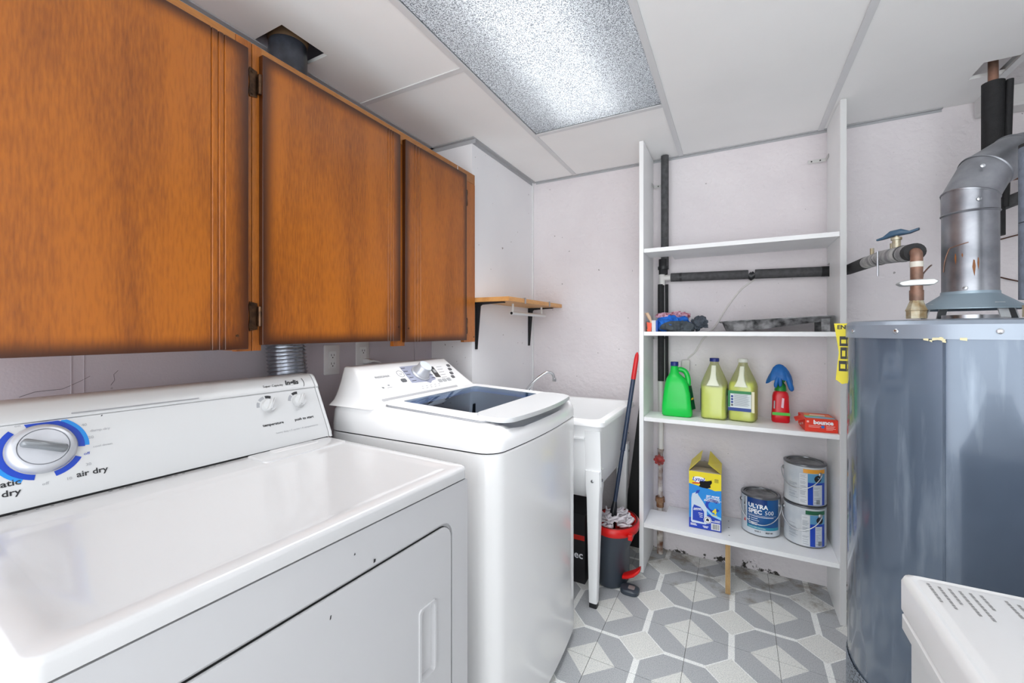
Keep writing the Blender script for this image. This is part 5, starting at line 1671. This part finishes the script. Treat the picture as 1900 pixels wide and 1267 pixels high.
# yellow energy tag stuck to the side
lab_o = Vector((.294, 1.634, 0))
tg = thing('energy_label', 'yellow and black energy label curling off the side of the water heater', 'label', (.294, 1.634, 1.09))
Ml = frame(lab_o + Vector((0, 0, 1.178)), (.983, -.30, 0), (0, 0, 1))
lab_pts = [(-.020, -.085), (-.004, -.098), (.016, -.092), (.012, -.03), (.022, .06), (.028, .090), (-.024, .090), (-.020, .06), (-.012, .0)]
decal(lab_pts, Ml, mat('tag_yellow', rgb(226, 210, 20), 0.45), tg, 'sheet', .0, thick=.001)
text('ENER', .017, Ml @ Matrix.Translation((.004, .078, 0)), BLACK_PRINT, tg, lift=.0018, bold=.0006)
for z0, z1, x0, x1 in ((.020, .050, -.010, .010), (-.020, .016, -.008, .008), (-.058, -.026, -.012, .008)):
    decal(rect(x0, x1, z0, z1), Ml, BLACK_PRINT, tg, 'print_block', .0012)
    decal(rect(x0 + .004, x1 - .004, z0 + .008, z1 - .010), Ml, mat('tag_yellow', rgb(226, 210, 20), 0.45), tg, 'print_block_gap', .0018)

# ---- flue pipe
fp = thing('flue_pipe', 'galvanized steel flue pipe with elbow rising from the water heater', 'flue pipe', (HX, HY_, HT + .06))


def galv():
    m, nt, b = new_mat('galvanized')
    N, L = nt.nodes, nt.links
    tc = N.new('ShaderNodeTexCoord')
    n1 = N.new('ShaderNodeTexNoise'); n1.inputs['Scale'].default_value = 12; n1.inputs['Detail'].default_value = 4
    L.new(tc.outputs['Object'], n1.inputs['Vector'])
    cr = N.new('ShaderNodeValToRGB')
    cr.color_ramp.elements[0].color = rgb(126, 128, 134); cr.color_ramp.elements[1].color = rgb(168, 170, 176)
    cr.color_ramp.elements[0].position = .35; cr.color_ramp.elements[1].position = .7
    L.new(n1.outputs['Fac'], cr.inputs['Fac']); L.new(cr.outputs['Color'], b.inputs['Base Color'])
    b.inputs['Metallic'].default_value = .85; b.inputs['Roughness'].default_value = .36
    return m


GV = galv()
fr_ = .0525
z0 = HT + .070
MB().lathe([(fr_, z0), (fr_, 1.555)], (HX, HY_, 0), 48).build('lower_pipe', GV, fp, smooth=40)
# elbow of four gores turning towards the right wall and up
ed = Vector((.86, .51, 0)).normalized()
base = Vector((HX, HY_, 1.595))
p = base.copy(); dirn = Vector((0, 0, 1))
path = [p - Vector((0, 0, .045)), p.copy()]
for k, (a_, ln) in enumerate(((32, .075), (60, .09), (76, .10), (76, .745))):
    dirn = (ed * math.sin(rad(a_)) + Vector((0, 0, 1)) * math.cos(rad(a_)))
    p = p + dirn * ln
    path.append(p.copy())
for k in range(len(path) - 1):
    a_, b_ = path[k], path[k + 1]
    d_ = (b_ - a_).normalized()
    prev = (path[k] - path[k - 1]).normalized() if k else Vector((0, 0, 1))
    nxt = (path[k + 2] - path[k + 1]).normalized() if k + 2 < len(path) else d_
    rings = []
    for P_, nn in ((a_, (prev + d_).normalized()), (b_, (d_ + nxt).normalized())):
        side = ed.cross(Vector((0, 0, 1))).normalized()
        upv = d_.cross(side).normalized()
        ring = []
        for i in range(48):
            v_ = side * math.cos(2 * math.pi * i / 48) * (fr_ + .001) + upv * math.sin(2 * math.pi * i / 48) * (fr_ + .001)
            q_ = P_ + v_
            tt = (P_ - q_).dot(nn) / d_.dot(nn)
            ring.append(q_ + d_ * tt)
        rings.append(ring)
    MB().loft(rings, False, False).build('elbow_gore', GV, fp, smooth=40)
    # raised bead at the joint
    cen = sum((Vector(v) for v in rings[0]), Vector()) / 48
    bead = [tuple(cen + (Vector(v) - cen) * 1.035) for v in rings[0]]
    MB().loft([[tuple(Vector(v) - d_ * .003) for v in rings[0]], bead, [tuple(Vector(v) + d_ * .003) for v in rings[0]]], False, False).build('joint_bead', GV, fp, smooth=60)
for g_, z in ((hv + rad(17), 1.575), (hv - rad(8), z0 + .012), (hv + rad(10), 1.66)):
    rr = fr_ + .002
    off = Vector((0, 0, 0)) if z < 1.6 else ed * .020
    Mx = Matrix.Translation(Vector((HX + rr * math.cos(g_), HY_ + rr * math.sin(g_), z)) + off) @ Matrix.Rotation(g_, 4, 'Z') @ Matrix.Rotation(rad(90), 4, 'Y')
    MB().lathe([(.005, 0), (.0045, .002), (0, .003)], n=12, M=Mx).build('screw', STEEL, fp, smooth=40)
RS = mat('rust_run', rgb(130, 78, 34), 0.6)
for g_, z, w_, h_ in ((-28, 1.445, .0022, .030), (8, 1.425, .0032, .042), (16, 1.43, .0018, .032), (-14, 1.444, .0016, .012)):
    vs = []
    pts_ = [(-w_ * .3, 0), (w_ * .5, -.002), (w_, -h_ * .4), (w_ * .4, -h_), (-w_ * .2, -h_ * .8), (-w_ * .9, -h_ * .45)]
    gg = hv + rad(g_)
    R2 = fr_ + .0006
    mb = MB()
    mb.add([(HX + R2 * math.cos(gg + a / R2), HY_ + R2 * math.sin(gg + a / R2), z + b) for a, b in pts_], [tuple(range(len(pts_)))])
    mb.build('rust_run', RS, fp)
P = []
for k in range(13):
    gg = hv + rad(-62 + k * 5)
    R2 = fr_ + .0012
    P.append((HX + R2 * math.cos(gg), HY_ + R2 * math.sin(gg), 1.400 + .055 * min(1, k / 4) ** .6 + k * .0012))
MB().tube(P, .0012, 6).build('thermostat_wire', COPPER, fp, smooth=60)

# ---- cold water feed with blue valve
cw = thing('cold_water_feed', 'copper feed pipe with grey foam sleeve and blue valve above the heater', 'pipe', (.41, 1.47, HT + .004))
IX, IY = .412, 1.470
MB().tube(bez([(.432, 2.492, 1.530), (.455, 2.43, 1.527), (.452, 2.30, 1.52), (.440, 2.05, 1.505)], 6), .0235, 18).build('foam_sleeve', BLACK_FOAM, cw, smooth=60)
LGF = mat('pale_foam', rgb(128, 128, 130), 0.75, col2=rgb(190, 190, 188), vscale=24)
MB().tube([(.440, 2.05, 1.505), (.425, 1.80, 1.487)], .0225, 18).build('taped_sleeve', LGF, cw, smooth=60)
MB().tube([(.428, 1.835, 1.489), (.427, 1.815, 1.488)], .0235, 18).build('tape_band', BLACK_METAL, cw, smooth=60)
MB().tube([(.425, 1.80, 1.487), (.413, 1.50, 1.455)], .0225, 18).build('taped_sleeve', LGF, cw, smooth=60)
MB().tube([(.4165, 1.57, 1.463), (.4160, 1.556, 1.461)], .0237, 18).build('tape_band', BLACK_METAL, cw, smooth=60)
MB().tube([(.413, 1.50, 1.455), (.4115, 1.462, 1.451)], [.0225, .0225], 18).build('sleeve_end', BLACK_FOAM, cw, smooth=60)
MB().tube(bez([(.412, 1.49, 1.452), (IX, IY - .012, 1.447), (IX, IY - .016, 1.425), (IX, IY - .016, HT + .05)], 6), .0125, 16).build('copper_pipe', COPPER, cw, smooth=60)
MB().tube([(IX, IY - .016, 1.410), (IX, IY - .016, 1.424)], .0135, 16).build('solder_band', mat('solder', rgb(200, 196, 186), 0.5), cw, smooth=60)
MB().tube([(IX, IY - .016, HT + .052), (IX, IY - .016, HT + .078)], .0142, 16).build('coupling', COPPER, cw, smooth=40)
MB().tube([(IX, IY - .016, HT + .005), (IX, IY - .016, HT + .024), (IX, IY - .016, HT + .025), (IX, IY - .016, HT + .038), (IX, IY - .016, HT + .052)], [.021, .021, .023, .018, .013], 8).build('union_nut', BRASS, cw, smooth=25)
GC = mat('ground_clamp', rgb(196, 198, 198), 0.4, 0.5)
MB().prism([(IX - .040, 1.368), (IX - .030, 1.361), (IX + .030, 1.362), (IX + .040, 1.371), (IX + .030, 1.378), (IX - .016, 1.377), (IX - .034, 1.373)], 'y', IY - .032, IY - .001).build('ground_clamp', GC, cw, bevel=.003)
MB().tube(bez([(IX + .012, IY - .014, 1.385), (IX + .035, IY + .06, 1.40), (IX + .07, IY + .14, 1.425), (IX + .10, IY + .22, 1.44)], 6), .0022, 6).build('ground_wire', COPPER, cw, smooth=60)
BLV = mat('valve_blue', rgb(56, 84, 108), 0.4)
bv = Vector((.420, 1.64, 1.472))
MB().lathe([(.010, 0), (.010, .030), (.013, .031), (.013, .038), (.006, .040), (.006, .048)], (bv.x, bv.y, bv.z + .012), 14).build('valve_stem', BRASS, cw, smooth=35)
MB().loft([[(bv.x + x * .87 + dy * .49, bv.y - x * .49 + dy * .87, bv.z + z + dz) for dy, dz in rrect(-w, w, -h, h, min(w, h) * .8, 4)] for x, w, h, z in ((-.046, .005, .0025, .050), (-.030, .008, .004, .053), (-.012, .014, .009, .062), (.012, .014, .009, .064), (.030, .008, .004, .060), (.050, .006, .0035, .066))], True, True).build('valve_handle', BLV, cw, smooth=50)
for x, y, z in ((.433, 1.73, 1.478), (.428, 1.93, 1.497)):
    MB().tube([(x, y, z + .02), (x, y, z + .042)], .006, 8).build('drain_screw', BRASS, cw, smooth=30)
MB().tube([(.40, 1.74, 1.42), (.40, 1.74, 1.50)], .0028, 8).build('clamp_bolt', STEEL, cw, smooth=40)

# hot outlet in grey foam at the right edge, black riser to the ceiling behind
ho_ = thing('hot_water_pipe', 'blue-grey foam covered hot water pipe at the right picture edge', 'pipe', (.583, 1.364, HT + .004))
BGF = mat('bluegrey_foam', rgb(112, 120, 134), 0.8, vary=.25, vscale=60, bump=.5, bscale=300)
MB().tube([(.583, 1.364, 1.315), (.583, 1.364, 1.485)], .0245, 18).build('foam_sleeve', BGF, ho_, smooth=60)
MB().tube([(.583, 1.364, 1.487), (.583, 1.364, 1.653)], .0245, 18).build('foam_sleeve', BGF, ho_, smooth=60)
MB().tube([(.583, 1.364, HT + .004), (.583, 1.364, 1.315)], .0125, 14).build('copper_pipe', COPPER, ho_, smooth=60)
MB().tube([(.583, 1.364, HT + .004), (.583, 1.364, HT + .03)], .020, 8).build('union_nut', BRASS, ho_, smooth=25)
MB().tube([(.583, 1.364, 1.653), (.583, 1.364, 1.660)], .0245, 18).build('foam_end', BLACK_FOAM, ho_, smooth=60)
br = thing('riser_pipe', 'black foam covered riser entering the ceiling behind the flue', 'pipe', (.848, 2.235, 1.55))
MB().tube([(.848, 2.235, 1.60), (.848, 2.235, 2.172)], .031, 18).build('foam_sleeve', BLACK_FOAM, br, smooth=60)
MB().tube([(.848, 2.235, 2.172), (.848, 2.235, 2.44)], .014, 14).build('copper_pipe', COPPER, br, smooth=60)
MB().tube([(.872, 2.215, 1.70), (.884, 2.215, 2.165)], .010, 10).build('foam_sliver', BLACK_FOAM, br, smooth=60)
bp_ = thing('branch_pipe', 'grey sloping pipe branch on the wall behind the flue', 'pipe', (.95, 2.42, 1.70))
MB().tube([(.860, 2.36, 1.715), (1.20, 2.40, 1.86)], .024, 16).build('sleeve', GREY_FOAM, bp_, smooth=60)
for k, z in enumerate((1.845, 1.905)):
    cp = MB().tube([(.858, 2.44, z), (1.30, 2.44, z + .05)], .010, 12).build('copper_line', COPPER, smooth=60, loc=(.9, 2.44, z))
    tag(cp, ('lower' if k == 0 else 'upper') + ' of two thin copper pipes on the wall behind the flue', 'pipe')
for k, (z, e) in enumerate(((1.50, .03), (1.585, .07))):
    wq = MB().tube(bez([(.80, 2.515, z), (.92, 2.515, z - .002 + (.03 if k else -.01)), (1.10, 2.515, z + (e if k else -.06)), (1.3, 2.515, z + e)], 8), .003, 6).build('loose_wire', mat('wire_brown', rgb(84, 54, 42), 0.5), smooth=60, loc=(.9, 2.515, z))
    tag(wq, ('lower' if k == 0 else 'upper') + ' thin brown wire strung along the wall right of the flue', 'wire')

# ================================================================== chest freezer
cf = thing('chest_freezer', 'white chest freezer corner with lid notice, bottom right of the picture', 'freezer', (.55, .30, 0))
FM = mat('freezer_white', rgb(216, 216, 216), 0.3)
FX0, FX1, FY0, FY1, FT = .237, .86, -.45, .915, .850
MB().loft([[(x, y, z) for x, y in rrect(FX0 + o, FX1 - o, FY0 + o, FY1 - o, .012, 4)] for z, o in ((.03, .012), (.04, .010), (.745, .010), (.762, .001), (.782, .001), (.784, .004))], True, True).build('cabinet', FM, cf, smooth=40)
MB().loft([[(x, y, z) for x, y in rrect(FX0 + o, FX1 - o, FY0 + o, FY1 - o, .012, 4)] for z, o in ((.782, .014), (.792, .012))], True, True).build('gasket', mat('gasket_grey', rgb(120, 120, 122), 0.6), cf)
lidr = [(.790, .006), (.793, .0), (.838, .0), (.847, .003), (FT, .009), (FT, .010), (FT - .0015, .014), (FT - .0015, .016), (FT + .0008, .022)]
lid_ = MB().loft([[(x, y, z) for x, y in rrect(FX0 + o, FX1 - o, FY0 + o, FY1 - o, .014, 5)] for z, o in lidr], True, True).build('lid', FM, cf, smooth=50)
nm = MB()
random.seed(9)
for blk, (bx0, by0) in enumerate(((.262, .885), (.345, .880))):
    for k in range(6):
        x_ = bx0 + k * .0115 if blk == 0 else bx0 + k * .0110
        y1 = by0 - (.004 if k else 0)
        y0_ = y1 - random.uniform(.035, .075)
        yy = y1
        while yy > y0_:
            l_ = random.uniform(.004, .009)
            nm.add([(x_, yy - l_, FT + .0013), (x_ + .0035, yy - l_, FT + .0013), (x_ + .0035, yy, FT + .0013), (x_, yy, FT + .0013)], [(0, 1, 2, 3)])
            yy -= l_ + .0016
tag(nm.build('printed_notice', mat('notice_grey', rgb(140, 140, 140), 0.6), lid_), kind='stuff')
for x, y in ((.30, -.38), (.80, -.38), (.30, .85), (.80, .85)):
    MB().lathe([(0, 0), (.02, 0), (.02, .031), (0, .031)], (x, y, 0), 14).build('foot', BLACK_METAL, cf, smooth=30)
